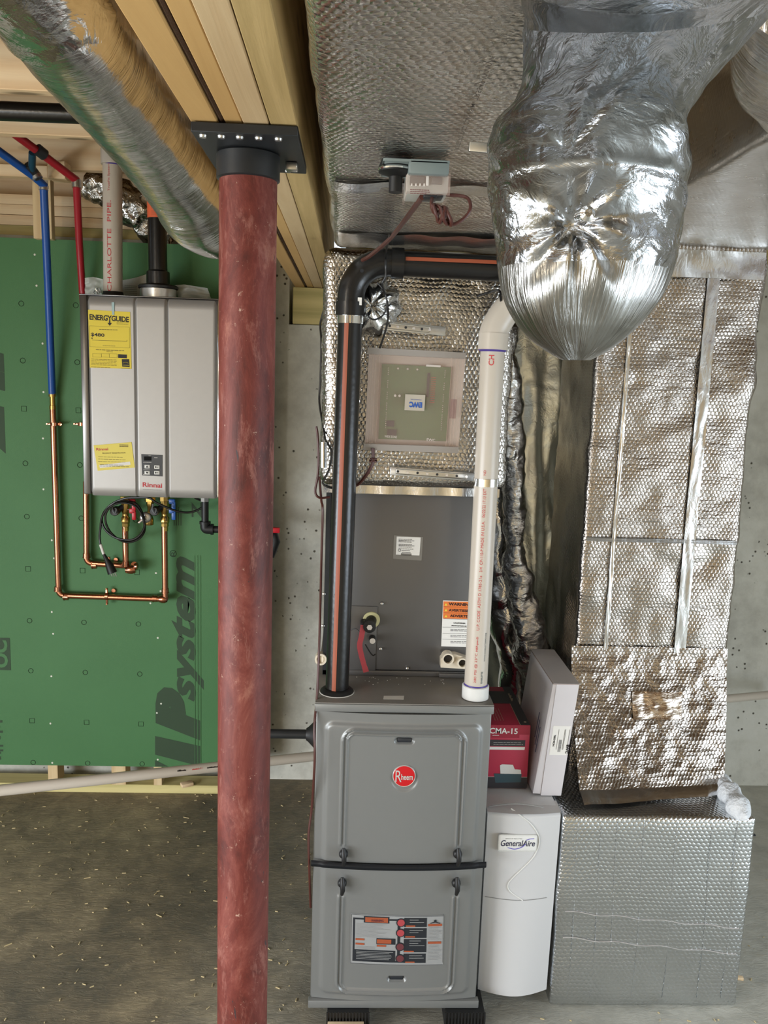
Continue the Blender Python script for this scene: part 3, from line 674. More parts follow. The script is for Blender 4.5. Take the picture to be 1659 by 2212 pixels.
def clamp(parent, p, d='v'):
    m2 = MB(); p = Vector(p)
    if d == 'v': m2.lathe(p, [(.0120, -.006), (.0155, -.006), (.0155, .006), (.0120, .006)], axis='z', n=18); m2.box(p.x-.03, p.x+.03, p.y-.004, p.y+.004, p.z-.004, p.z+.004, bev=.001)
    else: m2.lathe(p, [(.0120, -.006), (.0155, -.006), (.0155, .006), (.0120, .006)], axis='x', n=18); m2.box(p.x-.004, p.x+.004, p.y-.004, p.y+.004, p.z-.034, p.z+.034, bev=.001)
    cl = obj('pipe_clamp', m2, COPPER, parent); m3 = MB()
    for s_ in (-1, 1):
        qx = p + (Vector((s_*.027, -.005, 0)) if d == 'v' else Vector((0, -.005, s_*.03))); m3.lathe(qx, [(.004, 0), (.003, -.003)], axis='y', n=10)
    m3.lathe(p+Vector((.012 if d == 'v' else .02, .02, .0 if d == 'v' else .018)), [(.008, 0), (.008, .02)], axis='y', n=14); obj('clamp_screw', m3, COPPER, cl)
clamp(cold, W(118, 916, Y=YC)); clamp(cold, W(231, 1288, Y=YC), 'h')
hot = thing('hot_water_line', 'red plastic tube and copper pipe running behind the water heater', 'pipe', tuple(W(165, 600, Y=YC)))
mb = MB(); mb.tube([W(-70, 215, Y=2.75), W(96, 337, Y=2.97), W(166, 390, Y=3.07)], .0135, 14); obj('upper_tubing', mb, REDP, hot)
mb = MB(); mb.tube([W(80, 322, Y=2.94), W(96, 335, Y=2.965)], .019, 14); obj('hanger_clip', mb, DARK, hot)
mb = MB(); T0 = W(165, 392, Y=3.07); mb.tube([T0, W(171, 520, Y=3.2), W(180, 660, Y=YC), W(196, 1020, Y=YC)], .0128, 16); obj('drop_tubing', mb, REDP, hot)
mb = MB(); mb.tube([T0+Vector((0, 0, .006)), T0-Vector((0, 0, .02))], .016, 14); obj('crimp_ring', mb, STEEL, hot)
mb = MB(); run(mb, [W(186, 1040, Y=YC), W(187, 1216, Y=YC), W(272, 1222, Y=YC)], .0118, bend=.025); mb.tube([W(290, 1220, Y=YC-.03), W(290, 1221, Y=YC)], .0125, 12)
mb.tube([W(272, 1222, Y=YC-.03), W(270, 1125, Y=YC-.03)], .0118, 14); obj('copper_tube', mb, COPPER, hot)
mb = MB(); mb.lathe(W(282, 1230, Y=YC-.03), [(0, -.022), (.014, -.018), (.018, -.004), (.018, .008), (.013, .02), (0, .022)], axis='x', n=16, cap=False); mb.lathe(W(290, 1223, Y=YC-.03), [(.011, 0), (.014, .006), (.014, .012), (.011, .014)], axis='x', n=14); obj('elbow', mb, COPPER, hot)
for p, d in ((W(187, 1200, Y=YC), (0, 0, 1)), (W(204, 1221, Y=YC), (1, 0, 0)), (W(271, 1218, Y=YC-.03), (0, 0, 1))): fitting(hot, p, d)
clamp(hot, W(236, 1221, Y=YC), 'h'); clamp(hot, W(177, 916, Y=YC))

# valves below the heater
def valve(name, label, x, hm, s, blk):
    YV = YC-.03; t = thing(name, label, 'valve', tuple(W(x, 1120, Y=YV)))
    tp_, bt_ = W(x, 1072, Y=YV).z, W(x, 1130, Y=YV).z; cx = W(x, 1100, Y=YV).x
    mb = MB(); H = tp_-bt_; mb.lathe((cx, YV, bt_), [(.011, -.03), (.012, -.03), (.012, -.014), (.015, -.012), (.015, 0), (.0155, .003), (.0175, .005), (.0175, .022), (.013, .027), (.013, .04), (.0165, .044), (.0165, H-.02), (.02, H-.018), (.02, H)], n=8); obj('body', mb, BRASS, t)
    for y_, o_ in ((1106, .5), (1086, .25)):
        z_ = W(x, y_, Y=YV).z; m2 = MB(); m2.tube([(cx+.01, YV-.01, z_+.012), (cx+.035, YV-.022, z_+.010)], .0025, 8); obj('stem', m2, STEEL, t)
        m2 = MB(); m2.box(cx+.022, cx+.046, YV-.035, YV-.02, z_+.0, z_+.02, bev=.004); m2.box(cx+.032, cx+.048, YV-.035, YV-.022, z_-.025, z_+.01, bev=.004); obj('handle', m2, hm, t)
    m2 = MB(); z_ = W(x, 1102, Y=YV).z; m2.lathe((cx-.032, YV-.035, z_), [(.017, .03), (.018, 0), (.015, -.006)], axis='y', n=20); m2.tube([(cx-.03, YV-.02, z_), (cx, YV, z_+.02)], .011, 10); obj('drain_cap', m2, blk, t)
    m2 = MB(); m2.tube(smooth_path([(cx-.034, YV-.045, z_+.03), (cx-.036, YV-.05, z_+.01), (cx-.026, YV-.05, z_-.006), (cx-.022, YV-.045, z_+.008)], 5), .003, 6); obj('cap_strap', m2, GREYV, t)
valve('hot_isolation_valve', 'brass valve with two red handles under the water heater', 271, REDV, 1, DARK)
valve('cold_isolation_valve', 'brass valve with two blue handles under the water heater', 356, BLUEV, 1, DARK)
YV = YC-.03; t = thing('relief_valve', 'brass pressure relief valve between the red and blue handled valves', 'valve', tuple(W(322, 1110, Y=YV)))
p = W(324, 1078, Y=YV); mb = MB(); mb.lathe(p, [(.01, -.06), (.011, -.03), (.014, -.026), (.014, -.012), (.021, -.010), (.022, .004), (.021, .008), (.012, .01)], n=6); mb.lathe(W(322, 1127, Y=YV), [(.016, -.012), (.0175, -.01), (.0175, .01), (.014, .022)], n=20); obj('body', mb, BRASS, t)
p = W(314, 1118, Y=YV-.03); mb = MB(); mb.lathe(p, [(.02, .03), (.022, .0), (.018, -.004), (.008, -.005), (.008, -.012)], axis='y', n=24); obj('bonnet', mb, STEEL, t)
mb = MB(); mb.tube([p+Vector((0, -.014, 0)), W(299, 1130, Y=YV-.05)], .004, 8); obj('test_lever', mb, SILV, t)
# power cord
t = thing('power_cord', 'coiled black power cord with plug hanging below the water heater', 'cord', tuple(W(240, 1150, Y=3.18)))
pth = [(420, 1075), (440, 1085), (438, 1095), (415, 1106), (390, 1106), (365, 1098), (338, 1086), (322, 1076), (296, 1075), (268, 1077), (240, 1090), (224, 1108), (220, 1125), (226, 1142), (240, 1156), (258, 1164), (285, 1166), (303, 1155), (312, 1136), (308, 1110), (296, 1090), (280, 1084), (262, 1082), (245, 1090), (230, 1106), (228, 1126), (236, 1146), (252, 1162), (272, 1171), (292, 1168), (306, 1158), (313, 1140), (306, 1112), (290, 1092), (262, 1086), (236, 1096), (221, 1115), (217, 1140), (215, 1162), (219, 1188)]
mb = MB(); mb.tube(smooth_path([W(x, y, Y=3.185+.012*sin(i*.7)) for i, (x, y) in enumerate(pth)], 5), .0043, 8); obj('cable', mb, BWIRE, t)
mb = MB(); mb.tube([W(217, 1176, Y=3.183), W(224, 1197, Y=3.183)], .0056, 10); obj('tag_sleeve', mb, WHITE, t)
mb = MB(); mb.tube([W(224, 1197, Y=3.183), W(231, 1210, Y=3.18), W(236, 1220, Y=3.178), W(243, 1238, Y=3.176)], [.0055, .009, .015, .018], 12); obj('plug', mb, RUBBER, t)
for dx in (-7, 0, 7): mb = MB(); a = W(243+dx*.7, 1236, Y=3.176-.006*abs(dx)/7); mb.tube([a, a+Vector((.006, 0, -.016))], .002, 6); obj('prong', mb, STEEL, t)
# gas line
YG = 3.18
t = thing('gas_line', 'black iron gas pipe from the water heater to the furnace side', 'pipe', tuple(W(445, 1140, Y=YG)))
a, b = W(443, 1072, Y=YG), W(443, 1143, Y=YG); c_ = W(575, 1154, Y=YG); xg = c_.x
d_ = W(579, 1585, Y=YG); yf = 2.16; e_ = Vector((xg, yf, W(600, 1585, Y=yf).z)); zf = e_.z; fend = Vector((-.072, yf, zf))
mb = MB(); run(mb, [a, b, Vector((xg, YG, b.z)), ], .0135, bend=.012); mb.tube([(xg, YG, b.z+.01), (xg, YG, zf)], .0135, 12); mb.tube([(xg, YG, zf), (xg, yf, zf)], .0125, 12); mb.tube([(xg, yf, zf), fend], .0125, 14); obj('pipe', mb, BLACKST, t)
mb = MB(); run(mb, [b+Vector((0, 0, .022)), b, b+Vector((.026, 0, 0))], .0185, bend=.018); mb.tube([b+Vector((0, 0, .03)), b+Vector((0, 0, .02))], .0215, 16); mb.tube([b+Vector((.022, 0, 0)), b+Vector((.032, 0, 0))], .0215, 16); obj('elbow', mb, BLACKST, t)
mb = MB(); mb.tube([a+Vector((0, 0, -.004)), a-Vector((0, 0, .02))], .0165, 6); obj('union_nut', mb, STEEL, t)
vq = W(589, 1158, Y=YG)
mb = MB(); mb.tube([vq+Vector((-.02, 0, 0)), vq+Vector((.006, 0, 0)), vq+Vector((.012, 0, -.02)), vq+Vector((-.006, 0, -.08))], [.018, .022, .018, .014], 12); obj('gas_valve', mb, BLACKST, t)
mb = MB(); p = W(598, 1146, Y=YG-.03); mb.box(p.x-.035, p.x+.012, p.y-.012, p.y+.008, p.z-.008, p.z+.012, bev=.003); o = obj('valve_handle', mb, REDV, t); o['label'] = 'red valve handle'
mb = MB(); mb.lathe((-.0715, yf, zf), [(.034, 0), (.036, -.006), (.028, -.014), (.02, -.022), (.016, -.028)], axis='x', n=24); obj('flange', mb, RUBBER, t)

# dark drain pipe under joists
a = W(0, 246, Y=2.35); mb = MB(); mb.tube([(-2.6, 2.35, a.z+.0), (-.30, 2.35, a.z+.01)], .024, 16)
tag(obj('drain_pipe', mb, ABS), 'black drain pipe running level between the overhead joists', 'pipe')

# ------------------------------------------------------------------ flexible foil duct at left
def flexduct(name, pts, rad, mat, fold=.012, n=56, sub=16, freq=150, cap=True, seed=0):
    P = smooth_path(pts, sub); R_ = interp(rad, len(P))
    def fn(L, a):
        return fold*(noise.noise(Vector((L*freq*.12+seed, cos(a)*1.6, sin(a)*1.6)))*1.1 + .35*noise.noise(Vector((L*freq*.5+seed, cos(a)*3, sin(a)*3))))
    mb = MB(); mb.tube(P, R_, n, fn=fn, cap=cap); return mb
pts = [W(-40, -230, Y=1.30), W(60, -75, Y=1.42), W(150, 62, Y=1.55), W(248, 192, Y=1.82), W(338, 314, Y=2.08), W(400, 402, Y=2.24), W(440, 462, Y=2.36), W(500, 480, Y=2.50), W(545, 440, Y=2.6)]
mb = flexduct('x', pts, [.102, .10, .098, .100, .098, .100, .104, .100, .09], FOIL_FILM, fold=.022, sub=22)
fd = thing('flexible_duct', 'foil-wrapped round flexible duct slanting below the joists at left', 'duct', tuple(pts[4]))
obj('insulation_jacket', mb, FOIL_FILM, fd, smooth=80)
P = smooth_path(pts[1:3], 6); mb = MB()
mb.tube([pts[1]+(pts[2]-pts[1])*k/6 for k in range(-3, 5)], .103, 40, cap=False, fn=lambda L, a: .012+.015*noise.noise(Vector((L*12, cos(a)*2, sin(a)*2)))); 
o = obj('tape_wrap', mb, FOIL_CRINK, fd, smooth=80); o['label'] = 'crinkled foil tape band'
# crumpled duct behind the white pipe
pts = [W(175, 385, Y=3.36), W(230, 420, Y=3.34), W(285, 465, Y=3.34), W(335, 505, Y=3.40)]
def fnz(v, nrm): return nrm*(noise.noise(v*22)*.02 + noise.noise(v*60)*.007)
pts = [W(200, 395, Y=3.32), W(262, 425, Y=3.30), W(318, 480, Y=3.34), W(350, 520, Y=3.42)]
mb = MB(); mb.tube(smooth_path(pts, 18), .062, 48); tag(obj('crumpled_duct', mb, foil('heavily_crumpled_foil', wr=.005, ws=(30, 30, 30), big=.02, bigs=16, rough=.12, kind='Object'), smooth=80, displace=fnz), 'short crumpled foil duct behind the white pipe entering the wall', 'duct')

# ------------------------------------------------------------------ long white condensate pipe
a = W(-60, 1714, Y=2.28); b = W(684, 1633, Y=2.72)
t = thing('drain_tube', 'long white plastic drain pipe slanting above the floor past the red column', 'pipe', tuple(a))
mb = MB(); mb.tube([a, b], .0165, 20); obj('pipe', mb, PVC, t)
mb = MB(); ax = (b-a).normalized(); upv = Vector((0, 0, 1)); 
def cmap(off): 
    c0 = a+(b-a)*off; nn = Vector((0, -1, .55)).normalized(); nn = (nn-ax*nn.dot(ax)).normalized(); uu = nn.cross(ax); uu = uu if uu.z > 0 else -uu
    return lambda x, y: c0 + ax*x + uu*(y-.003) + nn*.0168
def stamp(mb, off, w, h, n):
    fm_ = cmap(off)
    for k in range(n):
        a_ = (k/n-.5)*w; hh = h*random.uniform(.6, 1); mb.quadbox([fm_(a_, 0), fm_(a_+w/n*.82, 0), fm_(a_+w/n*.82, hh), fm_(a_, hh)], (0, -.0003, 0))
stamp(mb, .56, .028, .0055, 7); stamp(mb, .655, .040, .0048, 11); obj('stamp_print', mb, INK, t, smooth=0)
mb = MB(); stamp(mb, .602, .024, .004, 8); mb.text('1 8 1', cmap(.617), width=.013, height=.006); obj('red_stamp_print', mb, PRTINK, t, smooth=0)

# ------------------------------------------------------------------ furnace
FX0, FX1, FY, FB, FT = -.071, .387, 2.055, .055, .926
fu = thing('furnace', 'grey metal gas furnace with red round badge standing on rubber pads', 'furnace', ((FX0+FX1)/2, 2.4, FB))
obj('cabinet', bx(FX0+.001, FX1-.001, FY+.012, 2.78, FB+.002, FT-.003, bev=.002), FURN, fu)
mb = MB(); mb.box(FX0-.002, FX1+.002, FY-.002, 2.782, FT-.003, FT, bev=.001); obj('top_panel', mb, FURND, fu)
mb = MB(); mb.box(FX0-.002, FX1+.002, FY-.004, FY+.012, FT-.024, FT-.0032, bev=.002); obj('top_rail', mb, FURN, fu)
mb = MB(); mb.box(FX0-.004, FX1+.004, FY-.008, FY+.012, FB-.0, FB+.022, bev=.002); obj('bottom_rail', mb, FURN, fu)
def bow(u): return .016*(1-(2*u-1)**2)
def ridge(d, w=.0032): return exp(-(d/w)**2)
def rr_dist(x, z, x0, x1, za, zb_, r):   # distance to rounded rect border
    cx, cz = (x0+x1)/2, (za+zb_)/2; hx, hz = (x1-x0)/2-r, (zb_-za)/2-r
    dx, dz = abs(x-cx)-hx, abs(z-cz)-hz
    o_ = sqrt(max(dx, 0)**2+max(dz, 0)**2) + min(max(dx, dz), 0) - r
    return o_
zm = W(865, 1869, Y=FY-.01).z       # strap height
def seg_ridge(x, z, x0, x1, za, zb_, r, openlow):
    d = rr_dist(x, z, x0, x1, za, zb_, r)
    return d
UX0, UX1 = W(743, 1700, Y=FY).x, W(995, 1700, Y=FY).x
uz1 = W(870, 1578, Y=FY).z; uz0 = W(743, 1822, Y=FY).z
lz1 = W(740, 1930, Y=FY).z; lz0 = W(850, 2135, Y=FY).z
mb = MB()
def door(za, zb_, upper):
    def fn(u, v):
        x = FX0+.004+(FX1-FX0-.008)*u; z = za+(zb_-za)*v; y = FY - bow(u) 
        # raised edge frame
        e = rr_dist(x, z, FX0+.028, FX1-.028, za-.2 if upper else za+.02, zb_-.03 if upper else zb_+.2, .02)
        y += .006/(1+exp(-e/.0022)) 
        dd = rr_dist(x, z, UX0, UX1, (uz0-.2) if upper else lz0, uz1 if upper else (lz1+.2), .028)
        lim = 1/(1+exp(-((z-uz0) if upper else (lz1-z))/.002))
        y -= lim*.0045*(ridge(abs(dd)-.006, .0028)) - lim*.002*ridge(dd, .003)
        # pull handle recess
        hx, hz = (W(873, 1595, Y=FY).x, W(873, 1595, Y=FY).z) if upper else (W(856, 2106, Y=FY).x, W(856, 2106, Y=FY).z)
        hd = rr_dist(x, z, hx-.025, hx+.025, hz-.009, hz+.009, .0088); y += .008/(1+exp(hd/.0010)) - .0025*ridge(hd, .0025)
        if upper:
            bx_, bz_ = W(873, 1677, Y=FY).x, W(873, 1677, Y=FY).z; rd = sqrt((x-bx_)**2+(z-bz_)**2); y += .003/(1+exp((rd-.0335)/.001))
        return Vector((x, y, z))
    mb = MB(); g = mb.grid(fn, 170, 190 if upper else 140)
    # return edges
    for line in ([g[i][0] for i in range(171)], [g[i][-1] for i in range(171)], g[0], g[-1]):
        back = [mb.bm.verts.new((v.co.x, FY+.012, v.co.z)) for v in line]
        for i in range(len(line)-1): mb.bm.faces.new((line[i], line[i+1], back[i+1], back[i]))
    return mb
UD = obj('upper_door', door(zm+.008, FT-.026, True), FURN, fu, smooth=50)
LD = obj('lower_door', door(FB+.023, zm-.008, False), FURN, fu, smooth=50)
for (x, y), par in (((873, 1595), UD), ((856, 2106), LD)):
    p = W(x, y, Y=FY); obj('pull_slot', bx(p.x-.0185, p.x+.0185, FY-.0115, FY-.007, p.z-.006, p.z+.006, bev=.0028), DARK, par)
# dark strap
mb = MB(); mb.grid(lambda u, v: Vector((FX0-.004+(FX1-FX0+.008)*u, FY-.004-bow(u)*1.0 - .005*sin(pi*v) - (.002 if .05 < u < .95 else 0), zm-.009+.018*v)), 60, 6)
geo = mb.bm.faces[:]; bmesh.ops.solidify(mb.bm, geom=geo, thickness=-.004); obj('door_seal', mb, DARK, fu)
for x, y, pr in ((742, 1842, UD), (989, 1842, UD), (739, 1905, LD), (986, 1905, LD)):
    p = W(x, y+5, Y=FY-.02); yy = FY-.012
    mb = MB(); mb.lathe((p.x, yy, p.z), [(.012, 0), (.012, -.006), (.010, -.010), (.006, -.012)], axis='y', n=20)
    s_ = -1; mb.tube([(p.x, yy-.012, p.z+.022), (p.x+.001, yy-.018, p.z+.008), (p.x+.002, yy-.020, p.z-.01), (p.x, yy-.014, p.z-.026)], [.0045, .0075, .0065, .0045], 10); obj('latch_knob', mb, RUBBER, pr)
# badge
p = W(873, 1677, Y=FY-.02); yb = FY-bow(.5)-.002
mb = MB(); mb.lathe((p.x, yb+.004, p.z), [(.0295, 0), (.030, -.004), (.029, -.0055), (.0275, -.005)], axis='y', n=48); obj('badge_rim', mb, SILV, UD)
mb = MB(); mb.lathe((p.x, yb-.001, p.z), [(.0276, 0), (.0276, -.0008), (.02, -.0015)], axis='y', n=48); bd = obj('badge', mb, REDB, UD)
mb = MB(); mb.text('R', plane_map((p.x-.0145, yb-.0032, p.z-.0155), (1, 0, 0), (0, 0, 1)), width=.016, height=.032, bold=.0); mb.text('heem', plane_map((p.x+.0075, yb-.0032, p.z-.0095), (1, 0, 0), (0, 0, 1)), width=.030, height=.0165, bold=.02); obj('badge_lettering', mb, SILV, UD, smooth=0)
# sticker on top and warning sheet
mb = MB(); ps = [W(x, y, Z=FT+.0006) for x, y in ((829, 1503), (873, 1503), (872, 1511), (828, 1510))]; mb.quadbox(ps, (0, 0, -.0004)); obj('top_sticker', mb, WHITE, fu, smooth=0)
def bowp(x, y, off): 
    q = W(x, y, Y=FY-.012); u = (q.x-FX0)/(FX1-FX0); return Vector((q.x, FY-bow(u)+off, q.z))
def bowrect(mb, x0, y0, x1, y1, off, n=14, r=0):
    mb.grid(lambda u, v: bowp(x0+(x1-x0)*u - (y0+(y1-y0)*v-2030)*.02, y0+(y1-y0)*v + 4*(u if x1 > x0 else 0)*((x1-x0)/200), off), n, 3)
mb = MB(); bowrect(mb, 757, 1973, 958, 2080, -.0012); wl = obj('warning_sheet', mb, plain('grey_label_film', srgb(142, 143, 142), .45), LD, recalc=False)
L1 = []
def part_rects(name, rects, mat, off):
    m = MB()
    for r_ in rects: bowrect(m, *r_, off, n=6)
    return obj(name, m, mat, LD, recalc=False)
part_rects('sheet_border', [(758, 1974, 957, 1974.7), (758, 2079, 957, 2079.7), (758, 1974, 758.7, 2079), (956.5, 1974, 957, 2079), (762, 1981, 920, 1984.5), (762, 1981, 766, 2074), (762, 2071, 915, 2074.5), (785, 1977, 840, 1991), (858, 1982, 864, 2072), (872, 1980, 921, 1999.5), (872, 2002, 921, 2023), (872, 2025.5, 921, 2054), (872, 2057, 920, 2077), (766, 2049, 854, 2074), (813, 2024, 854, 2037)], DARK, -.0018)
part_rects('sheet_orange_blocks', [(788, 1979, 837, 1989.5), (768, 2025, 787, 2029), (768, 2035, 787, 2039), (814, 2026, 845, 2035), (814, 2038, 834, 2042), (876, 1996, 896, 1999), (875, 2019, 896, 2022), (873, 2050.5, 894, 2053.5), (876, 2074, 896, 2076.5), (924, 1994, 954, 1999), (924, 2032, 953, 2037)], ORANGE, -.0022)
r_ = []
for k in range(11): r_.append((769, 1993+k*2.8, 769+random.uniform(45, 84), 1994+k*2.8))
for k in range(9): r_.append((925, 2002+k*3.1, 925+random.uniform(20, 29), 2003.2+k*3.1))
for k in range(11): r_.append((925, 2040+k*3.1, 925+random.uniform(20, 29), 2041.2+k*3.1))
for k in range(3): r_.append((769, 2042+k*2.2, 810, 2042.9+k*2.2))
part_rects('sheet_fine_print', r_, GREYP, -.0021)
r_ = []
for y0 in (1984, 2006, 2029, 2034, 2039, 2061, 1989, 2011, 2066): r_.append((884, y0, 884+random.uniform(18, 34), y0+1))
for k in range(6): r_.append((770, 2052+k*3.2, 850-random.uniform(0, 10), 2052.9+k*3.2))
part_rects('sheet_grey_print', r_, GREYP, -.0024)
for i, (x, y) in enumerate(((866, 1990), (865, 2012), (864, 2042), (864, 2067))):
    q = bowp(x, y, -.0016); q.x -= 0; m = MB(); m.lathe(q, [(.0125, 0), (.0125, -.001)], axis='y', n=24); m2 = MB(); m2.lathe(q+Vector((0, -.001, 0)), [(.0098, 0), (.0098, -.0008)], axis='y', n=24); obj('hazard_disc_rim', m, DARK, LD); obj('hazard_disc', m2, BURG if i > 1 else plain('dull_red_print', srgb(160, 62, 66), .5), LD)
mb = MB(); mb.text('WARNING', plane_map(bowp(815, 1988.5, -.0030), (1, 0, 0), (0, 0, 1)), width=.034, height=.007, bold=.03); obj('warning_word', mb, BURG, LD, smooth=0)
q = bowp(940, 1992, -.003); mb = MB()
for s_ in (-1, 1): mb.quadbox([(q.x, q.y, q.z+.004), (q.x, q.y, q.z+.001), (q.x+s_*.013, q.y, q.z-.002), (q.x+s_*.013, q.y, q.z+.0)], (0, .0003, 0))
mb.lathe(q+Vector((0, 0, .006)), [(.0035, 0), (.0035, -.0005)], axis='y', n=12); obj('person_pictogram', mb, DARK, LD, smooth=0)
# screws and debris on top
mb = MB()
for k in range(26):
    p = W(random.uniform(735, 1000), random.uniform(1462, 1480), Z=FT); mb.box(p.x, p.x+random.uniform(.001, .003), p.y, p.y+.002, FT+.0002, FT+.0012)
tag(obj('metal_filings', mb, WHITE, smooth=0), 'small metal chips scattered on the furnace top', 'debris', kind='stuff')
mb = MB(); p = W(903, 1456, Z=FT+.004); mb.tube([p, p+Vector((.014, .01, .0))], .002, 8); mb.lathe(p+Vector((.014, .01, 0)), [(.0045, -.002), (.0045, .002)], n=8)
tag(obj('loose_screw', mb, STEEL), 'loose sheet metal screw lying on furnace top below the coil cabinet', 'screw')
# pads
def pad(x0, x1, label):
    t = thing('rubber_pad', label, 'pad', ((x0+x1)/2, FY+.1, 0)); mb = MB(); mb.box(x0, x1, FY-.022, FY+.2, .036, .054, bev=.001)
    n = int((x1-x0)/.0085)
    for k in range(n+1): xx = x0+(x1-x0)*k/n; mb.box(xx-.0022, xx+.0022, FY-.024, FY-.021, .004, .054)
    mb.box(x0, x1, FY-.02, FY+.2, .001, .036); obj('ribbed_pad', mb, RUBBER, t, smooth=0)
pad(W(707, 2190, Y=FY).x, W(796, 2190, Y=FY).x, 'black ribbed rubber pad under front left furnace corner')
pad(W(960, 2190, Y=FY).x, W(1044, 2190, Y=FY).x, 'black ribbed rubber pad under front right furnace corner')
a = W(708, 2205, Y=FY-.03).x; b = W(786, 2205, Y=FY-.03).x
tag(obj('wood_shim', bx(a, b, FY-.07, FY-.026, .001, .03, bev=.001), PINE), 'pine shim on the floor in front of the left rubber pad', 'shim')

# ------------------------------------------------------------------ coil cabinet
CY, CX0, CX1, CZ0, CZ1 = 2.262, -.062, .372, FT+.001, 1.447
ca = thing('coil_cabinet', 'dark grey evaporator coil cabinet on top of the furnace', 'cabinet', ((CX0+CX1)/2, 2.5, CZ0))
obj('housing', bx(CX0, CX1, CY+.004, 2.77, CZ0, CZ1, bev=.002), COIL, ca)
xs = W(812, 1400, Y=CY).x
mb = MB(); mb.box(W(768, 1200, Y=CY).x-.06, CX1-.006, CY-.002, CY+.004, CZ0+.016, CZ1-.004, bev=.0015); fp = obj('front_panel', mb, COIL, ca)
mb = MB(); mb.box(CX0+.002, xs, CY-.0045, CY-.0021, CZ0+.014, W(760, 1308, Y=CY).z, bev=.001); obj('pipe_panel', mb, COIL, ca)
mb = MB(); mb.box(CX0, CX1, CY-.006, CY+.004, CZ0, CZ0+.014, bev=.001); obj('base_flange', mb, COIL, ca)
mb = MB(); mb.box(CX0, CX1, CY-.006, CY+.002, CZ1-.006, CZ1+.002, bev=.001); obj('top_flange', mb, COIL, ca)
mb = MB(); mb.box(CX0, W(712, 1200, Y=CY).x, CY-.006, CY+.002, CZ0, CZ1); obj('corner_post', mb, BLACKST, ca)
for x, y in ((825, 1304), (822, 1402), (880, 1444), (728, 1445), (700, 1283), (698, 1352)):
    p = W(x, y, Y=CY-.006); m2 = MB(); m2.lathe(p, [(.0042, .002), (.0042, -.002), (.002, -.003)], axis='y', n=10); obj('screw', m2, STEEL, ca)
def label4(name, px4, Y, mat, parent): m = MB(); flat(m, px4, Y, .0006); return obj(name, m, mat, parent, smooth=0)
lb = label4('clear_film', ((851, 1156), (914, 1160), (911, 1211), (849, 1207)), CY-.0032, plain('film_over_paint', srgb(128, 126, 122), .25, .2), ca)
lb = label4('rating_label', ((857, 1159), (909, 1161), (906, 1200), (855, 1198)), CY-.004, WHITE, ca)
mb = MB(); lines(mb, 861, 895, (1165, 1168, 1171, 1176, 1179, 1182, 1186), CY-.0046, .0013); lines(mb, 868, 888, (1190, 1194), CY-.0046, .0015)
a, b = W(866, 1199, Y=CY), W(889, 1195, Y=CY); 
for k in range(22): xx = a.x+(b.x-a.x)*k/22; mb.box(xx, xx+.0006, CY-.0046, CY-.0044, a.z, b.z)
obj('label_print', mb, INK, lb, smooth=0)
mb = MB(); p = W(863, 1188, Y=CY); mb.tube([(p.x+.0035*cos(a), CY-.0046, p.z+.0035*sin(a)) for a in [2*pi*k/14 for k in range(14)]], .0004, 4, closed=True); obj('label_seal', mb, INK, lb, smooth=0)
wl = label4('warning_label', ((957, 1297), (1050, 1300), (1048, 1399), (953, 1396)), CY-.0032, WHITE, ca)
o = label4('orange_band', ((958, 1299), (1050, 1301), (1049, 1338), (957, 1336)), CY-.0038, ORL, wl)
mb = MB(); 
for (tx, x, y, hh, w_) in (('WARNING', 969, 1308, .009, .066), ('AVERTISSEMENT', 969, 1321, .0075, .088), ('ADVERTENCIA', 972, 1333, .0075, .078)):
    p = W(x, y, Y=CY-.005); mb.text(tx, plane_map((p.x, CY-.0046, p.z), (1, 0, -.02), (0, 0, 1)), width=w_, height=hh, bold=.03, align='LEFT')
for y in (1311, 1324, 1337): 
    a, b = W(958, y, Y=CY-.004), W(1048, y+1, Y=CY-.004); mb.box(a.x, b.x, CY-.0044, CY-.004, a.z, a.z+.0007)
p = W(979, 1346, Y=CY); mb.text('CALIFORNIA', plane_map((p.x, CY-.0042, p.z), (1, 0, -.02), (0, 0, 1)), width=.034, height=.0035, bold=.04, align='LEFT')
p = W(975, 1352, Y=CY); mb.text('PROPOSITION 65', plane_map((p.x, CY-.0042, p.z), (1, 0, -.02), (0, 0, 1)), width=.042, height=.0035, bold=.04, align='LEFT')
lines(mb, 973, 1035, (1360, 1363, 1373, 1376, 1386, 1389), CY-.0040, .0012)
for y in (1355, 1368, 1381): a, b = W(956, y, Y=CY-.004), W(1047, y+1, Y=CY-.004); mb.box(a.x, b.x, CY-.004, CY-.0037, a.z, a.z+.0006)
obj('label_lettering', mb, INK, wl, smooth=0)
mb = MB()
for y in (1305, 1317, 1330): p = W(963, y, Y=CY); mb.quadbox([(p.x-.004, CY-.0046, p.z-.003), (p.x+.004, CY-.0046, p.z-.003), (p.x, CY-.0046, p.z+.004)], (0, .0003, 0))
obj('hazard_triangle', mb, YEL, wl, smooth=0)
# refrigerant stubs, tag
p = W(799, 1342, Y=CY); mb = MB(); mb.lathe((p.x+.004, CY-.004, p.z+.005), [(.024, 0), (.023, -.004), (.018, -.006)], axis='y', n=24); obj('foam_plug', mb, FOAM, ca)
mb = MB(); mb.tube([(p.x+.004, CY, p.z+.006), (p.x-.002, CY-.05, p.z)], .0155, 20); mb.lathe((p.x-.002, CY-.05, p.z), [(.0175, .012), (.0175, -.003), (.013, -.004)], axis='y', n=20); st = obj('suction_stub', mb, RUBBER, ca)
mb = MB(); mb.lathe((p.x-.002, CY-.054, p.z-.001), [(.008, 0), (.008, -.003)], axis='y', n=6); obj('stub_cap', mb, SILV, st)
mb = MB(); q = W(785, 1341, Y=CY); mb.lathe((q.x, CY-.04, q.z), [(.009, .03), (.009, -.004), (.004, -.006)], axis='y', n=14); obj('service_port', mb, RUBBER, ca)
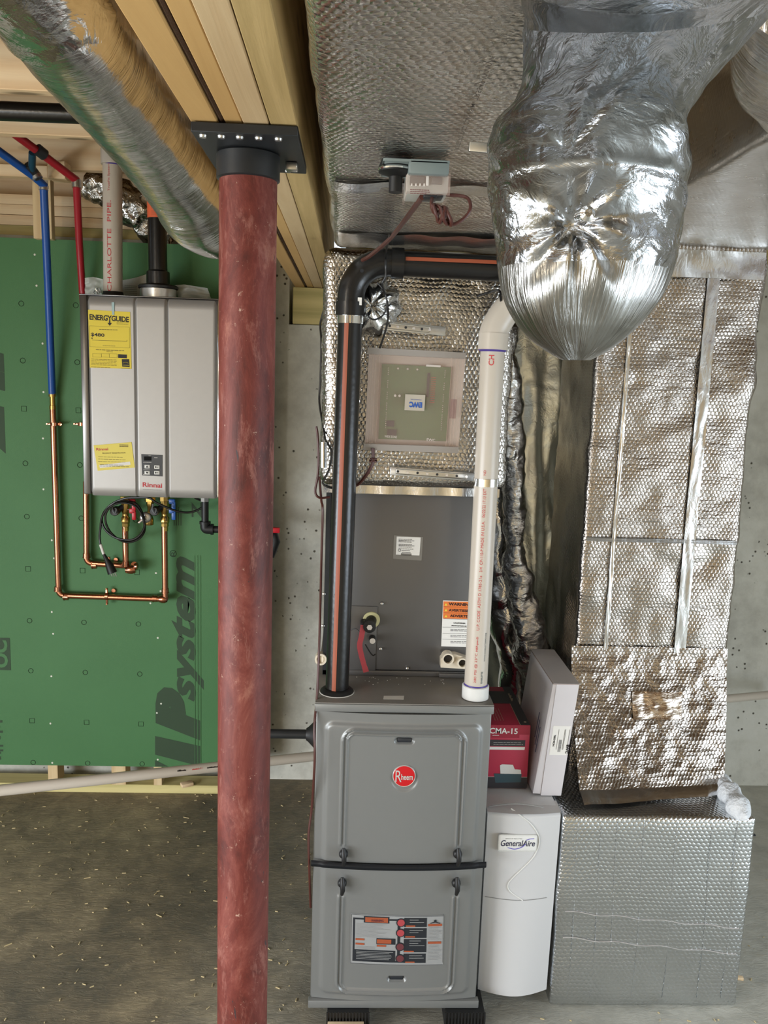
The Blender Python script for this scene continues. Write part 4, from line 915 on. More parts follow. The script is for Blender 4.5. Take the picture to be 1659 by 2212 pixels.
q = W(804, 1377, Y=CY); mb = MB(); mb.lathe((q.x, CY-.03, q.z), [(.0095, .028), (.0095, 0)], axis='y', n=18); st = obj('liquid_stub', mb, RUBBER, ca); mb = MB(); mb.lathe((q.x, CY-.03, q.z), [(.008, 0), (.008, -.003)], axis='y', n=18); obj('stub_cap', mb, SILV, st)
tagp = [W(785, 1350, Y=CY-.05), W(781, 1375, Y=CY-.05), W(777, 1395, Y=CY-.05), W(783, 1425, Y=CY-.048), W(791, 1452, Y=CY-.045)]
P = smooth_path(tagp, 6); mb = MB()
mb.grid(lambda u, v: P[min(int(v*(len(P)-1)+.5), len(P)-1)] + Vector(((u-.5)*.015, .002*sin(v*9), (.004*(u-.5) if v > .9 else 0))), 3, len(P)-1); bmesh.ops.solidify(mb.bm, geom=mb.bm.faces[:], thickness=.0006); o = obj('ribbon_tag', mb, PINK, ca); o['label'] = 'pink ribbon tag'
mb = MB(); mb.tube(smooth_path([W(789, 1392, Y=CY-.03), W(800, 1410, Y=CY-.03), W(806, 1416, Y=CY-.03), W(811, 1413, Y=CY-.03)], 4), .0018, 6); mb.tube(smooth_path([W(757, 1362, Y=CY-.01), W(768, 1358, Y=CY-.02), W(778, 1366, Y=CY-.03)], 4), .0012, 6); obj('thin_wire', mb, BWIRE, ca)
# drain ports
mb = MB(); a = W(952, 1440, Y=CY); b = W(1012, 1412, Y=CY)
mb.quadbox([W(952, 1442, Y=CY-.03), W(952, 1424, Y=CY-.03), W(962, 1413, Y=CY-.03), W(985, 1414, Y=CY-.03), W(1018, 1425, Y=CY-.03), W(1018, 1446, Y=CY-.03)], (0, .032, 0)); dp = obj('drain_port_block', mb, PVCC, ca)
for x, y, r_ in ((967, 1421, .0165), (998, 1430, .0145)):
    q = W(x, y, Y=CY-.03); m2 = MB(); m2.lathe(q, [(r_, .02), (r_+.0, -.012), (r_-.004, -.012), (r_-.004, .0)], axis='y', n=28, cap=False); m2.lathe(q+Vector((0, .0, 0)), [(r_-.004, 0), (r_-.0045, -.0005)], axis='y', n=28); obj('drain_port', m2, PVCC, dp)
    m2 = MB(); m2.lathe(q+Vector((0, -.001, 0)), [(r_-.0042, 0), (r_-.005, -.0003)], axis='y', n=28); obj('port_opening', m2, plain('port_shadow', srgb(40, 34, 26), .8), dp)
obj('drain_rail', bx(W(948, 1445, Y=CY).x, CX1, CY-.014, CY-.004, CZ0, CZ0+.012, bev=.001), COIL, ca)
q = W(693, 1422, Y=2.26); t = thing('drain_elbow', 'short cream plastic drain stub left of the black exhaust pipe', 'pipe fitting', tuple(q))
mb = MB(); mb.tube([q+Vector((.03, .02, -.002)), q], .0135, 20); mb.lathe(q, [(.0165, .012), (.0165, -.012), (.0115, -.012), (.0115, .005)], axis='y', n=24, cap=False); mb.lathe(q, [(.0118, .004), (.0112, .003)], axis='y', n=24); obj('stub', mb, PVCC, t)

# ------------------------------------------------------------------ supply plenum and trunk
def foilbox(x0, x1, y0, y1, z0, z1, res=.022, amp=.006, rnd=.018, faces='all', seed=0):
    mb = MB(); mb.box(x0, x1, y0, y1, z0, z1, bev=rnd, seg=3)
    long_ = [e for e in mb.bm.edges if e.calc_length() > res*2]
    for _ in range(7):
        es = [e for e in mb.bm.edges if e.calc_length() > res*1.9]
        if not es: break
        bmesh.ops.subdivide_edges(mb.bm, edges=es, cuts=1, use_grid_fill=True)
    bmesh.ops.triangulate(mb.bm, faces=[f for f in mb.bm.faces if len(f.verts) > 4])
    def disp(v, n): 
        q = v+Vector((seed, 0, 0)); return n*(noise.noise(q*7)*amp + noise.noise(q*19)*amp*.4)
    return mb, disp
sd = thing('supply_duct', 'bubble foil wrapped supply plenum and overhead trunk above the furnace', 'duct', (.15, 2.4, 1.45))
PY = 2.215
mb, dsp = foilbox(-.082, .42, PY, 2.80, 1.462, 2.08, amp=.007, rnd=.03, res=.011)
dsp1 = dsp
def dsp(v, n): return dsp1(v, n) + n*(.003*noise.noise(Vector((v.x*15, v.z*22, v.y*15))) + .0016*noise.noise(Vector((v.x*30, v.z*70, v.y*30))))
obj('plenum', mb, FOIL_BUB, sd, smooth=60, displace=dsp)
mb, dsp = foilbox(-.056, .37, -.6, 2.22, 2.076, 2.385, amp=.006, rnd=.02, seed=4); obj('trunk', mb, FOIL_TRUNK, sd, smooth=60, displace=dsp)
mb = MB(); mb.grid(lambda u, v: Vector((-.07+.47*u, PY-.006+.003*sin(u*30), 1.448+.022*v)), 60, 3); obj('bottom_tape', mb, TAPE, sd)
mb = MB(); mb.grid(lambda u, v: Vector((-.04+.40*u, 1.95+.14*v, 2.070-.002*sin(u*25))), 60, 4); obj('trunk_tape', mb, TAPE, sd)
mb = MB(); mb.grid(lambda u, v: Vector((-.04+.40*u, 1.46+.07*v, 2.070-.003*sin(u*19))), 60, 4); obj('trunk_tape', mb, TAPE, sd)
def dtext(mb, t, x, y0, y1, z, h_): mb.text(t, plane_map((x, (y0+y1)/2, z), (0, -1, 0), (-1, 0, 0)), width=abs(y1-y0), height=h_, bold=.02)
mb = MB(); a = W(1052, 115, Z=2.068); b = W(978, 318, Z=2.068); mb.text('R BECO INC. 2015 (SIM  TR5549 WWW', plane_map(((a.x+b.x)/2, (a.y+b.y)/2, 2.065), Vector((a.x-b.x, a.y-b.y, 0)).normalized(), Vector((-(a.y-b.y), a.x-b.x, 0)).normalized()), width=(a-b).length, height=.008, bold=.01); obj('trunk_print', mb, MARKER, sd, smooth=0)
# small crumpled takeoff at left of plenum front
mb = MB(); p = W(812, 665, Y=PY); mb.lathe((p.x-.012, PY-.004, p.z), [(.075, 0), (.072, -.02), (.05, -.04), (.02, -.052), (0.002, -.05)], axis='y', n=40, cap=False)
def spik(v, n):
    q = v-Vector((p.x, PY, p.z)); a = atan2(q.z, q.x); return n*(.006*sin(a*9+q.length*30)+noise.noise(v*40)*.004)
obj('foil_patch', mb, FOIL_CRINK, sd, displace=spik, smooth=80)
# punched steel straps
def strap(label, x0, y0, x1, y1, w, Y):
    a, b = W(x0, y0, Y=Y), W(x1, y1, Y=Y); t = thing('steel_strap', label, 'strap', tuple(a)); ang = atan2(b.z-a.z, b.x-a.x); L = (b-a).length
    rot = Matrix.Rotation(-ang, 4, 'Y'); mb = MB(); mb.box(a.x, a.x+L, Y-.002, Y+.002, a.z-w/2, a.z+w/2, bev=.0015, rot=rot, piv=a); obj('strap', mb, STEEL, t)
    mb = MB(); pts_ = [a+Vector((cos(ang)*s, -.0025, sin(ang)*s)) for s in (.015, L-.04)]; up = Vector((-sin(ang), 0, cos(ang)))*w*.28
    mb.tube(arc_path([pts_[0]+up, pts_[1]+up, pts_[1]-up, pts_[0]-up, pts_[0]+up], .004), .0012, 5); obj('embossed_rim', mb, CHROME, t)
    for k in range(8): q = a+Vector((cos(ang), 0, sin(ang)))*(.02+k*(L-.06)/7); m2 = MB(); m2.lathe(q+Vector((0, -.0025, 0)), [(.0035, 0), (.003, -.001)], axis='y', n=10); obj('hole_rivet', m2, SILV if k % 2 else DARK, t)
strap('punched galvanised strap above the clear control box', 790, 699, 962, 716, .023, PY-.03)
strap('punched galvanised strap below the clear control box', 843, 1017, 1040, 1032, .022, PY-.03)

# zone control box
EB = thing('zone_control_box', 'clear-lidded zone control box mounted upside down on foil plenum', 'control box', tuple(W(895, 970, Y=2.18)))
YE = 2.165
def EP(u, v, Y): # u,v 0..1 in the photo outline
    q = [(797, 757), (1006, 768), (990, 975), (788, 968)]
    x = (q[0][0]*(1-u)+q[1][0]*u)*(1-v)+(q[3][0]*(1-u)+q[2][0]*u)*v; y = (q[0][1]*(1-u)+q[1][1]*u)*(1-v)+(q[3][1]*(1-u)+q[2][1]*u)*v
    return W(x, y, Y=Y)
def equad(m, u0, v0, u1, v1, Y, th): m.quadbox([EP(u0, v0, Y), EP(u1, v0, Y), EP(u1, v1, Y), EP(u0, v1, Y)], (0, th, 0))
m = MB(); equad(m, 0, 0, 1, 1, YE+.03, .012); obj('back_plate', m, plain('beige_plastic', srgb(190, 178, 166), .4), EB)
SMOKY = plain('smoky_plastic', srgb(150, 144, 138), .35)
m = MB(); equad(m, -.01, -.03, 1.0, .035, YE, .036); obj('end_cap', m, SMOKY, EB)
m = MB(); equad(m, -.01, .955, 1.0, 1.02, YE, .036); obj('end_cap', m, SMOKY, EB)
m = MB(); equad(m, .14, .13, .86, .9, YE+.022, .002); pc = obj('circuit_board', m, PCB, EB)
m = MB(); equad(m, .0, .03, 1, .96, YE+.001, .0025)
for u in (.02, .045, .07, .11, .86, .9, .93, .975): equad(m, u, .03, u+.008, .96, YE-.0015, .0025)
obj('clear_lid', m, COVER, EB, smooth=0)
m = MB(); 
for u0 in (.21, .80):
    for v0, n_ in ((.17, 4), (.30, 4), (.42, 4), (.53, 4), (.63, 8)):
        for k in range(n_): q = EP(u0, v0+k*.022, YE+.020); m.lathe(q, [(.0015, 0), (.001, -.002)], axis='y', n=8)
for k in range(3): 
    q = EP(.31+k*.1, .17, YE+.02); m.lathe(q, [(.003, 0), (.002, -.002)], axis='y', n=10)
obj('terminal_screws', m, SILV, pc)
m = MB()
for u in (.295, .34): m.lathe(EP(u, .45, YE+.018), [(.0032, 0), (.0032, -.001)], axis='y', n=14)
obj('status_light', m, WHITE, pc)
m = MB(); equad(m, .22, .71, .30, .77, YE+.018, .004); equad(m, .23, .80, .33, .86, YE+.016, .006); equad(m, .62, .2, .645, .45, YE+.018, .004); obj('chip', m, DARK, pc)
m = MB(); [equad(m, .66+.0, .24+k*.02, .71, .248+k*.02, YE+.0205, .001) for k in range(14)]; obj('resistor_rows', m, ORANGE, pc)
m = MB(); equad(m, .6, .115, .75, .135, YE+.018, .004); m.text('EWC', plane_map(EP(.70, .905, YE+.020), (1, 0, -.04), (0, 0, 1)), width=.022, height=.007, bold=.02); m.text('WIDE ZONE', plane_map(EP(.27, .885, YE+.020), (1, 0, -.04), (0, 0, 1)), width=.032, height=.006, bold=.02); obj('board_print', m, WHITE, pc, smooth=0)
m = MB(); equad(m, .40, .43, .61, .595, YE-.002, .002); lg = obj('logo_plate', m, plain('pale_grey_plate', srgb(178, 170, 156), .4), EB)
m = MB(); q = EP(.515, .505, YE-.0026); m.text('EWC', plane_map(q, (-1, 0, .03), (0, 0, -1)), width=.033, height=.0145, bold=.06, shear=.0); q = EP(.515, .488, YE-.0026); m.text('CONTROLS INC', plane_map(q, (-1, 0, .03), (0, 0, 1)), width=.028, height=.003); obj('logo_lettering', m, EWCB, EB, smooth=0)
m = MB(); equad(m, .88, .46, .945, .66, YE+.006, .001); obj('side_label', m, plain('mauve_label', srgb(140, 112, 112), .5), EB, smooth=0)

# damper motor on trunk underside
dm = thing('damper_motor', 'grey damper motor with clear terminal cover under the foil trunk', 'damper motor', tuple(W(900, 380, Z=1.99)))
YD = 1.27
def DP(x, y, Y=YD): return W(x, y, Y=Y)
def dbox(m, x0, y0, x1, y1, Y, dep, bev=.002): a, b = DP(x0, y0, Y), DP(x1, y1, Y); m.box(min(a.x, b.x), max(a.x, b.x), Y, Y+dep, min(a.z, b.z), max(a.z, b.z), bev=bev)
GREYD = plain('grey_green_plastic', srgb(110, 120, 118), .4)
m = MB(); dbox(m, 884, 342, 970, 378, YD, .11, .003); dbox(m, 828, 342, 972, 352, YD, .1, .003); obj('housing', m, GREYD, dm)
m = MB(); dbox(m, 879, 372, 968, 418, YD+.015, .07, .003); o = obj('terminal_base', m, plain('pale_grey_plastic', srgb(168, 168, 160), .4), dm)
m = MB(); dbox(m, 877, 376, 972, 422, YD+.006, .004, .001); dbox(m, 877, 378, 879, 422, YD+.006, .08, .0005); dbox(m, 970, 345, 972, 422, YD+.006, .08, .0005); obj('clear_cover', m, COVER, dm)
m = MB(); dbox(m, 886, 380, 918, 400, YD+.012, .004, .001); dbox(m, 932, 382, 955, 398, YD+.012, .004, .001); obj('terminal_block', m, plain('dark_grey_terminals', srgb(96, 96, 92), .5), dm)
m = MB()
for k in range(4): dbox(m, 888+k*9, 396, 891+k*9, 402, YD+.010, .003, .0003)
dbox(m, 921, 380, 926, 401, YD+.01, .003, .0005); obj('terminal_tab', m, WHITE, dm)
m = MB(); q = DP(856, 352, YD+.04); m.lathe(q, [(.008, -.042), (.010, -.042), (.010, -.02), (.020, -.016), (.026, -.014), (.026, -.006), (.022, .004)], n=28); obj('shaft_clamp', m, RUBBER, dm)
m = MB(); m.lathe(q, [(.026, -.012), (.0272, -.010), (.026, -.008)], n=28, cap=False); obj('clamp_band', m, CHROME, dm)
m = MB(); dbox(m, 915, 418, 945, 428, YD+.02, .03, .002); dbox(m, 943, 418, 958, 426, YD+.02, .03, .002); obj('cable_gland', m, DARK, dm)
m = MB(); lines(m, 886, 930, (410, 414, 418), YD+.004, .0009); obj('cover_print', m, BURG, dm, smooth=0)
# its cables
def wire(label, pts, r=.0035, mat=WIRE, sub=6, name='control_cable'): m = MB(); m.tube(smooth_path(pts, sub), r, 8); return tag(obj(name, m, mat), label, 'cable')
pts = [DP(934, 424, YD+.03), DP(932, 440, YD), DP(936, 456, YD)]
for k in range(26): t_ = k/25; c0 = DP(938+34*t_, 458+12*t_, YD); pts.append(c0+Vector((.004*cos(k*1.6), .01*cos(k*1.25), .011*sin(k*1.25))))
pts += [DP(972, 478, YD), DP(982, 484, YD), DP(1004, 470, YD), DP(1016, 450, YD), DP(1012, 430, YD+.01), DP(995, 423, YD+.02), DP(965, 421, YD+.03)]
wire('curly brown cable looping below the damper motor', pts, .0026)
wire('brown cable from damper motor slanting down over the black pipe elbow', [DP(912, 425, YD+.03), W(890, 455, Y=1.45), W(862, 492, Y=1.62), W(838, 520, Y=1.80), W(800, 552, Y=1.98), W(783, 562, Y=2.03)], .0045)
wire('cable tied to the black elbow and looping to the clear control box', [W(843, 505, Y=1.72), W(836, 530, Y=1.9), W(833, 548, Y=2.05), W(833, 570, Y=2.085), W(833, 597, Y=2.09), W(826, 615, Y=2.1), W(836, 650, Y=2.13), W(838, 690, Y=2.13), W(828, 730, Y=2.14), W(820, 752, Y=2.15)], .0028, BWIRE)
wire('dark cable curving across the foil patch behind the black pipe', [W(785, 672, Y=2.12), W(805, 690, Y=2.12), W(826, 682, Y=2.12), W(836, 660, Y=2.12), W(830, 630, Y=2.12), W(815, 610, Y=2.12)], .0022, BWIRE)
wire('brown cable leaving the bottom of the clear control box', [W(805, 968, Y=2.16), W(806, 985, Y=2.16), W(805, 1000, Y=2.16), W(795, 1020, Y=2.16), W(778, 1042, Y=2.17), W(765, 1050, Y=2.18)], .0048)
m = MB(); p = W(806, 996, Y=2.155); m.tube([p+Vector((.009*cos(a), .008*sin(a), .0015*sin(3*a))) for a in [2*pi*k/16 for k in range(16)]], .002, 6, closed=True); m.tube([p+Vector((.008*cos(a), .007*sin(a), .006)) for a in [2*pi*k/16 for k in range(16)]], .002, 6, closed=True); tag(obj('cable_tie', m, WIRE), 'knotted wire tie around the brown cable below the control box', 'tie')
wire('dark cable running down along left edge of the foil plenum', [W(700, 668, Y=2.3), W(692, 700, Y=2.3), W(694, 740, Y=2.28), W(692, 820, Y=2.27), W(690, 870, Y=2.26), W(700, 930, Y=2.22), W(703, 950, Y=2.2), W(716, 975, Y=2.2), W(712, 1010, Y=2.2), W(700, 1035, Y=2.2), W(698, 1045, Y=2.2), W(715, 1054, Y=2.2), W(735, 1052, Y=2.21)], .0028, BWIRE)
wire('rust brown cable end sticking up left of the black pipe and looping low', [W(683, 921, Y=2.2), W(686, 940, Y=2.2), W(688, 990, Y=2.2), W(686, 1030, Y=2.2), W(681, 1062, Y=2.2), W(690, 1075, Y=2.2), W(712, 1074, Y=2.21)], .0032)
wire('brown thermostat cable running down the furnace left side to the floor', [W(690, 1030, Y=2.2), W(694, 1080, Y=2.22), W(697, 1105, Y=2.24), W(694, 1220, Y=2.2), W(690, 1380, Y=2.12), W(685, 1500, Y=2.08), W(679, 1570, Y=2.04), W(680, 1640, Y=2.03), W(674, 1740, Y=2.06), W(667, 1800, Y=2.06), W(668, 1870, Y=2.06), W(671, 1960, Y=2.09)], .0032)
m = MB(); m.tube([W(699, 955, Y=2.19), W(699, 1010, Y=2.19)], .009, 10); tag(obj('wire_splice_wrap', m, TAPE), 'foil wrapped cable splice beside the black pipe', 'splice')

# ------------------------------------------------------------------ black exhaust pipe
YK = 2.13
b0 = Vector((W(728, 1485, Y=YK).x, YK, FT+.001)); e1 = Vector((W(757, 650, Y=YK).x, YK, W(757, 575, Y=YK).z)); hz = W(960, 573, Y=YK).z
b0.x = b0.x; vx = W(755, 760, Y=YK).x
ek = thing('exhaust_pipe', 'black plastic exhaust pipe with orange stripe rising from the furnace', 'pipe', tuple(b0))
R_ = .0305; rb = .085
ztop = hz
V0 = b0; V1 = Vector((vx, YK, ztop-rb-.01)); endx = .60
m = MB(); m.tube([V0, V1], R_, 40); m.tube([Vector((vx+rb+.02, YK, ztop)), Vector((endx, YK+.01, ztop-.005))], R_, 40); obj('pipe', m, ABS, ek)
arc = [Vector((vx+rb-rb*cos(a), YK, ztop-rb+rb*sin(a))) for a in [pi/2*k/14 for k in range(15)]]
m = MB(); m.tube([arc[0]-Vector((0, 0, .035))]+arc+[arc[-1]+Vector((.03, 0, 0))], .0335, 40)
m.tube([arc[0]-Vector((0, 0, .045)), arc[0]-Vector((0, 0, .012))], .0375, 40); m.tube([arc[-1]+Vector((.012, 0, 0)), arc[-1]+Vector((.042, 0, 0))], .0375, 40); obj('elbow', m, ABS, ek)
m = MB(); q = (arc[7]+Vector((0, -.0345, 0))); m.lathe(q, [(.0045, 0), (.0045, -.001)], axis='y', n=16); obj('elbow_mark', m, DARK, ek)
fm = on_pipe(V0, V1, R_, 0, 0); Lk = (V1-V0).length
m = MB(); m.grid(lambda u, v: on_pipe(V0, V1, R_, -.28+.0*v, 0)(Lk*v*.995+.005, .0-.0068*(u-.5)*1.6), 3, 2); obj('orange_stripe', m, ORANGE, ek)
m = MB(); m.grid(lambda u, v: Vector((vx+rb+.045+(endx-vx-rb-.05)*u, YK-cos(.15+.26*v)*(R_+.0006), ztop+sin(.12+.3*v)*(R_+.0006))), 2, 4); obj('orange_stripe', m, ORANGE, ek)
q = V0+(V1-V0)*((W(757, 690, Y=YK).z-V0.z)/(V1.z-V0.z)); m = MB(); m.lathe(q, [(R_+.001, -.0105), (R_+.002, -.0105), (R_+.002, .0105), (R_+.001, .0105)], n=40, cap=False); o = obj('foil_band', m, CHROME, ek)
m = MB(); q = W(778, 651, Y=YK-.03); m.box(q.x-.006, q.x+.004, q.y-.001, q.y+.001, q.z-.009, q.z+.009); obj('white_tag', m, WHITE, ek)
m = MB(); m.lathe((V0.x, V0.y, FT+.0005), [(.044, 0), (.045, .003), (.04, .008), (.0345, .012), (.031, .012)], n=40, cap=False); fl = obj('base_grommet', m, RUBBER, ek)
m = MB(); m.lathe((V0.x, V0.y, FT+.0003), [(.044, 0), (.0463, .0), (.0463, .0018), (.044, .0018)], n=40, cap=False); obj('grommet_rim', m, WHITE, fl)

# ------------------------------------------------------------------ white intake pipe
YW = 2.105
wv = thing('air_intake_pipe', 'white plastic intake pipe with printed text standing on the furnace', 'pipe', tuple(W(1027, 1500, Z=FT)))
b0 = Vector((W(1027, 1490, Y=YW).x, YW, FT+.001)); t0 = Vector((W(1064, 760, Y=YW).x, YW, W(1064, 745, Y=YW).z))
R_ = .0302
m = MB(); m.tube([b0, t0], R_, 40); obj('pipe', m, PVC, wv)
m = MB(); m.lathe(b0+Vector((0, 0, .0)), [(.033, 0), (.0352, .001), (.0352, .034), (.033, .036), (.0303, .036)], n=40, cap=False); obj('coupling', m, WPLAST, wv)
m = MB(); m.lathe(b0+Vector((0, 0, .036)), [(.0303, 0), (.0315, .001), (.0308, .004)], n=40, cap=False); obj('primer_ring', m, PURPLE, wv)
el = [t0-Vector((0, 0, .012)), t0+Vector((.001, 0, .03)), t0+Vector((.012, 0, .058)), t0+Vector((.034, .0, .09)), t0+Vector((.07, -.01, .115)), t0+Vector((.15, -.05, .145))]
m = MB(); m.tube(smooth_path(el, 6), .0355, 40); m.tube([el[0], el[1]+Vector((0, 0, -.002))], .037, 40); obj('elbow', m, PVC, wv)
m = MB(); m.lathe(t0-Vector((0, 0, .013)), [(.0303, -.004), (.0318, -.003), (.036, .001)], n=40, cap=False); obj('purple_primer', m, PURPLE, wv)
ax = (t0-b0).normalized()
q = b0+ax*((W(1047, 1041, Y=YW).z-b0.z)/ax.z); m = MB(); m.lathe(q, [(R_+.0006, -.0095), (R_+.0018, -.0095), (R_+.0018, .0095), (R_+.0006, .0095)], n=40, cap=False); obj('foil_band', m, CHROME, wv)
zl = lambda y: (W(1045, y, Y=YW-.03).z-b0.z)/ax.z
m = MB()
def ptext(m, t, ya, yb, phi, h_, bold=0): m.text(t, on_pipe(b0, t0, R_, phi, (zl(ya)+zl(yb))/2), width=zl(yb)-zl(ya), height=h_, bold=bold)
ptext(m, '280 PSI @ 23°C', 1476, 1412, -.1, .0075); ptext(m, 'NSF-pw-D', 1408, 1376, -.1, .006, .03); ptext(m, 'U.P. CODE  ASTM D 1785-21a', 1362, 1244, -.1, .0072); ptext(m, '3/4  CP-110-P MADE IN U.S.A.', 1236, 1126, -.1, .0072); ptext(m, '06/22/22 17:13 EXT', 1118, 1056, -.1, .0075)
ptext(m, 'CH', 789, 766, .0, .0135, .02); ptext(m, 'ND', 1027, 1016, -.2, .006); obj('red_lettering', m, PRTINK, wv, smooth=0)
m = MB(); ptext(m, 'WWW.CHARLOTTEPIPE.COM', 1430, 1368, .62, .0045, .01); ptext(m, 'CHARLOTTE', 1478, 1452, .42, .005, .06); obj('grey_lettering', m, plain('grey_ink', srgb(110, 116, 112), .6), wv, smooth=0)
# wiring bundle stub near elbow
wire('short dark cable end behind the white elbow', [W(1030, 640, Y=2.17), W(1055, 632, Y=2.15), W(1078, 628, Y=2.1), W(1082, 650, Y=2.08)], .003, BWIRE)

# ------------------------------------------------------------------ big round foil duct, upper right
rows = [(-120, 1110, 1850, .56), (0, 1136, 1690, .67), (80, 1134, 1625, .74), (150, 1131, 1562, .80), (215, 1112, 1505, .86), (265, 1070, 1472, .91), (300, 1058, 1470, .94), (340, 1056, 1476, .97), (400, 1058, 1476, 1.0), (450, 1064, 1470, 1.02), (520, 1070, 1460, 1.03), (580, 1078, 1446, 1.03), (640, 1088, 1425, 1.03), (690, 1112, 1392, 1.03), (730, 1145, 1352, 1.03), (760, 1185, 1310, 1.025), (778, 1215, 1275, 1.02)]
rd = thing('round_duct', 'large crinkled foil wrapped round duct drooping at upper right', 'duct', tuple(W(1265, 785, Y=1.25)))
NR = 160; m = MB(); rings = []
def rowat(t):
    k = min(int(t), len(rows)-2); f_ = t-k; a, b = rows[k], rows[k+1]
    P_ = [rows[max(k-1, 0)], a, b, rows[min(k+2, len(rows)-1)]]
    return [.5*((2*P_[1][j])+(P_[2][j]-P_[0][j])*f_+(2*P_[0][j]-5*P_[1][j]+4*P_[2][j]-P_[3][j])*f_*f_+(3*P_[1][j]-P_[0][j]-3*P_[2][j]+P_[3][j])*f_**3) for j in range(4)]
pin = W(1268, 462, Y=.895); pin2 = W(1288, 268, Y=.80)
NA = 160
for i in range(NR+1):
    y, x0, x1, Yc = rowat(i/NR*(len(rows)-1)); a, b = W(x0, y, Y=Yc), W(x1, y, Y=Yc); c0 = (a+b)/2; r = (b.x-a.x)/2
    ring = []
    for k in range(NA):
        th = 2*pi*k/NA; d = Vector((sin(th), -cos(th), 0)); p = c0 + Vector((d.x*r, d.y*r*.95, 0))
        p.z += (a.z*(1-(d.x+1)/2)+b.z*(d.x+1)/2) - c0.z
        # end disc flattening and radial gathers around the pinch
        if d.y < .1:
            q = p-pin; rho = sqrt(q.x**2+q.z**2); an = atan2(q.z, q.x)
            down = .5-.5*q.z/max(rho, 1e-4)
            g_ = exp(-(rho/.085)**2)
            p.y += .018*exp(-(rho/.02)**2) + g_*(.35+.65*down)*(.0062*sin(an*8+1.2*noise.noise(Vector((rho*9, 1, an))))+.0028*noise.noise(Vector((an*5, rho*9, 2))))*min(1, rho/.02)
            q = p-pin2; rho = sqrt(q.x**2+q.z**2); an = atan2(q.z, q.x); up_ = max(0, q.z/max(rho, 1e-4))
            p.y += (exp(-(rho/.07)**2)*up_*(.007*sin(an*6+.8)+.003*sin(an*13))*min(1, rho/.012) + .008*exp(-(rho/.018)**2))
            p.y += .006*exp(-((p.z-pin2.z+.004+.03*abs(q.x))/.006)**2)
            p.y += .004*noise.noise(Vector((p.x*16, p.z*16, 3)))*(1 if p.z > 1.82 else .4)
        p += d*(.004*noise.noise(Vector((p.x*11, p.y*11, p.z*9))) + (.003*noise.noise(p*32) if p.z > 1.90 else .0008*noise.noise(p*32)))
        
        ring.append(m.bm.verts.new(p))
    rings.append(ring)
fcs = []
for i in range(NR):
    for k in range(NA):
        fc = m.bm.faces.new((rings[i][k], rings[i][(k+1)%NA], rings[i+1][(k+1)%NA], rings[i+1][k])); fc[m.tag] = 1
        for lp, (uu, vv) in zip(fc.loops, ((i, k), (i, k+1), (i+1, k+1), (i+1, k))): lp[m.uv].uv = (uu*.0045, vv*.0053)
m.bm.faces.new(rings[-1]); m.bm.faces.new(rings[0][::-1])
split = int(NR*5/16)
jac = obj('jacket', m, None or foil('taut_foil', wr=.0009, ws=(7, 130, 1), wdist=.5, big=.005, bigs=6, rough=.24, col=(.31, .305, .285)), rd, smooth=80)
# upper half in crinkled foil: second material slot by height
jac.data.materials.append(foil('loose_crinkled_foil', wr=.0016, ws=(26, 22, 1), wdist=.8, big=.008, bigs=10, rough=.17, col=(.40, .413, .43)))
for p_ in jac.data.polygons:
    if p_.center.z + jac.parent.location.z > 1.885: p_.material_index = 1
m = MB(); 
q = pin+Vector((0, -.002, 0)); m.lathe(q, [(.009, .02), (.008, 0), (.004, -.004)], axis='y', n=14); obj('gathered_tip', m, FOIL_CRINK, rd)
m = MB(); a = W(1012, 318, Y=1.10); m.box(a.x, a.x+.085, 1.095, 1.10, a.z-.006, a.z+.006, bev=.002, rot=Matrix.Rotation(.05, 4, 'Y'), piv=a); tag(obj('hanger_strap', m, STEEL), 'short metal hanger strap sticking out left of the round foil duct', 'strap')

# ------------------------------------------------------------------ return duct
rt = thing('return_duct', 'bubble foil wrapped return duct dropping along the right side', 'duct', (.92, 2.6, .58))
DX0, DX1, DY = .690, 1.160, 2.405
mb, dsp = foilbox(DX0, DX1, DY, 2.80, .57, 2.20, amp=.008, rnd=.014, seed=8, res=.011)
dsp0 = dsp
def dsp(v, n): return dsp0(v, n) + n*(.0045*noise.noise(Vector((v.x*13+v.y*9, v.z*17, 5))) + .0016*noise.noise(Vector((v.x*30, v.z*60, v.y*30))))
obj('drop', mb, FOIL_DROP, rt, smooth=60, displace=dsp)
mb, dsp = foilbox(.645, 1.175, -.5, 2.44, 2.145, 2.385, amp=.005, rnd=.012, seed=12); obj('trunk', mb, foil('brushed_foil', bubble=.00025, wr=.0005, ws=(8, 40, 1), big=.004, bigs=6, rough=.28, col=(.52, .50, .47)), rt, smooth=60, displace=dsp)
BX0, BX1, BY0 = .572, 1.150, 2.118
mb, dsp = foilbox(BX0+.035, BX1, BY0, 2.82, .004, .585, amp=.004, rnd=.01, seed=20); obj('filter_base', mb, FOIL_BASE, rt, smooth=60, displace=dsp)
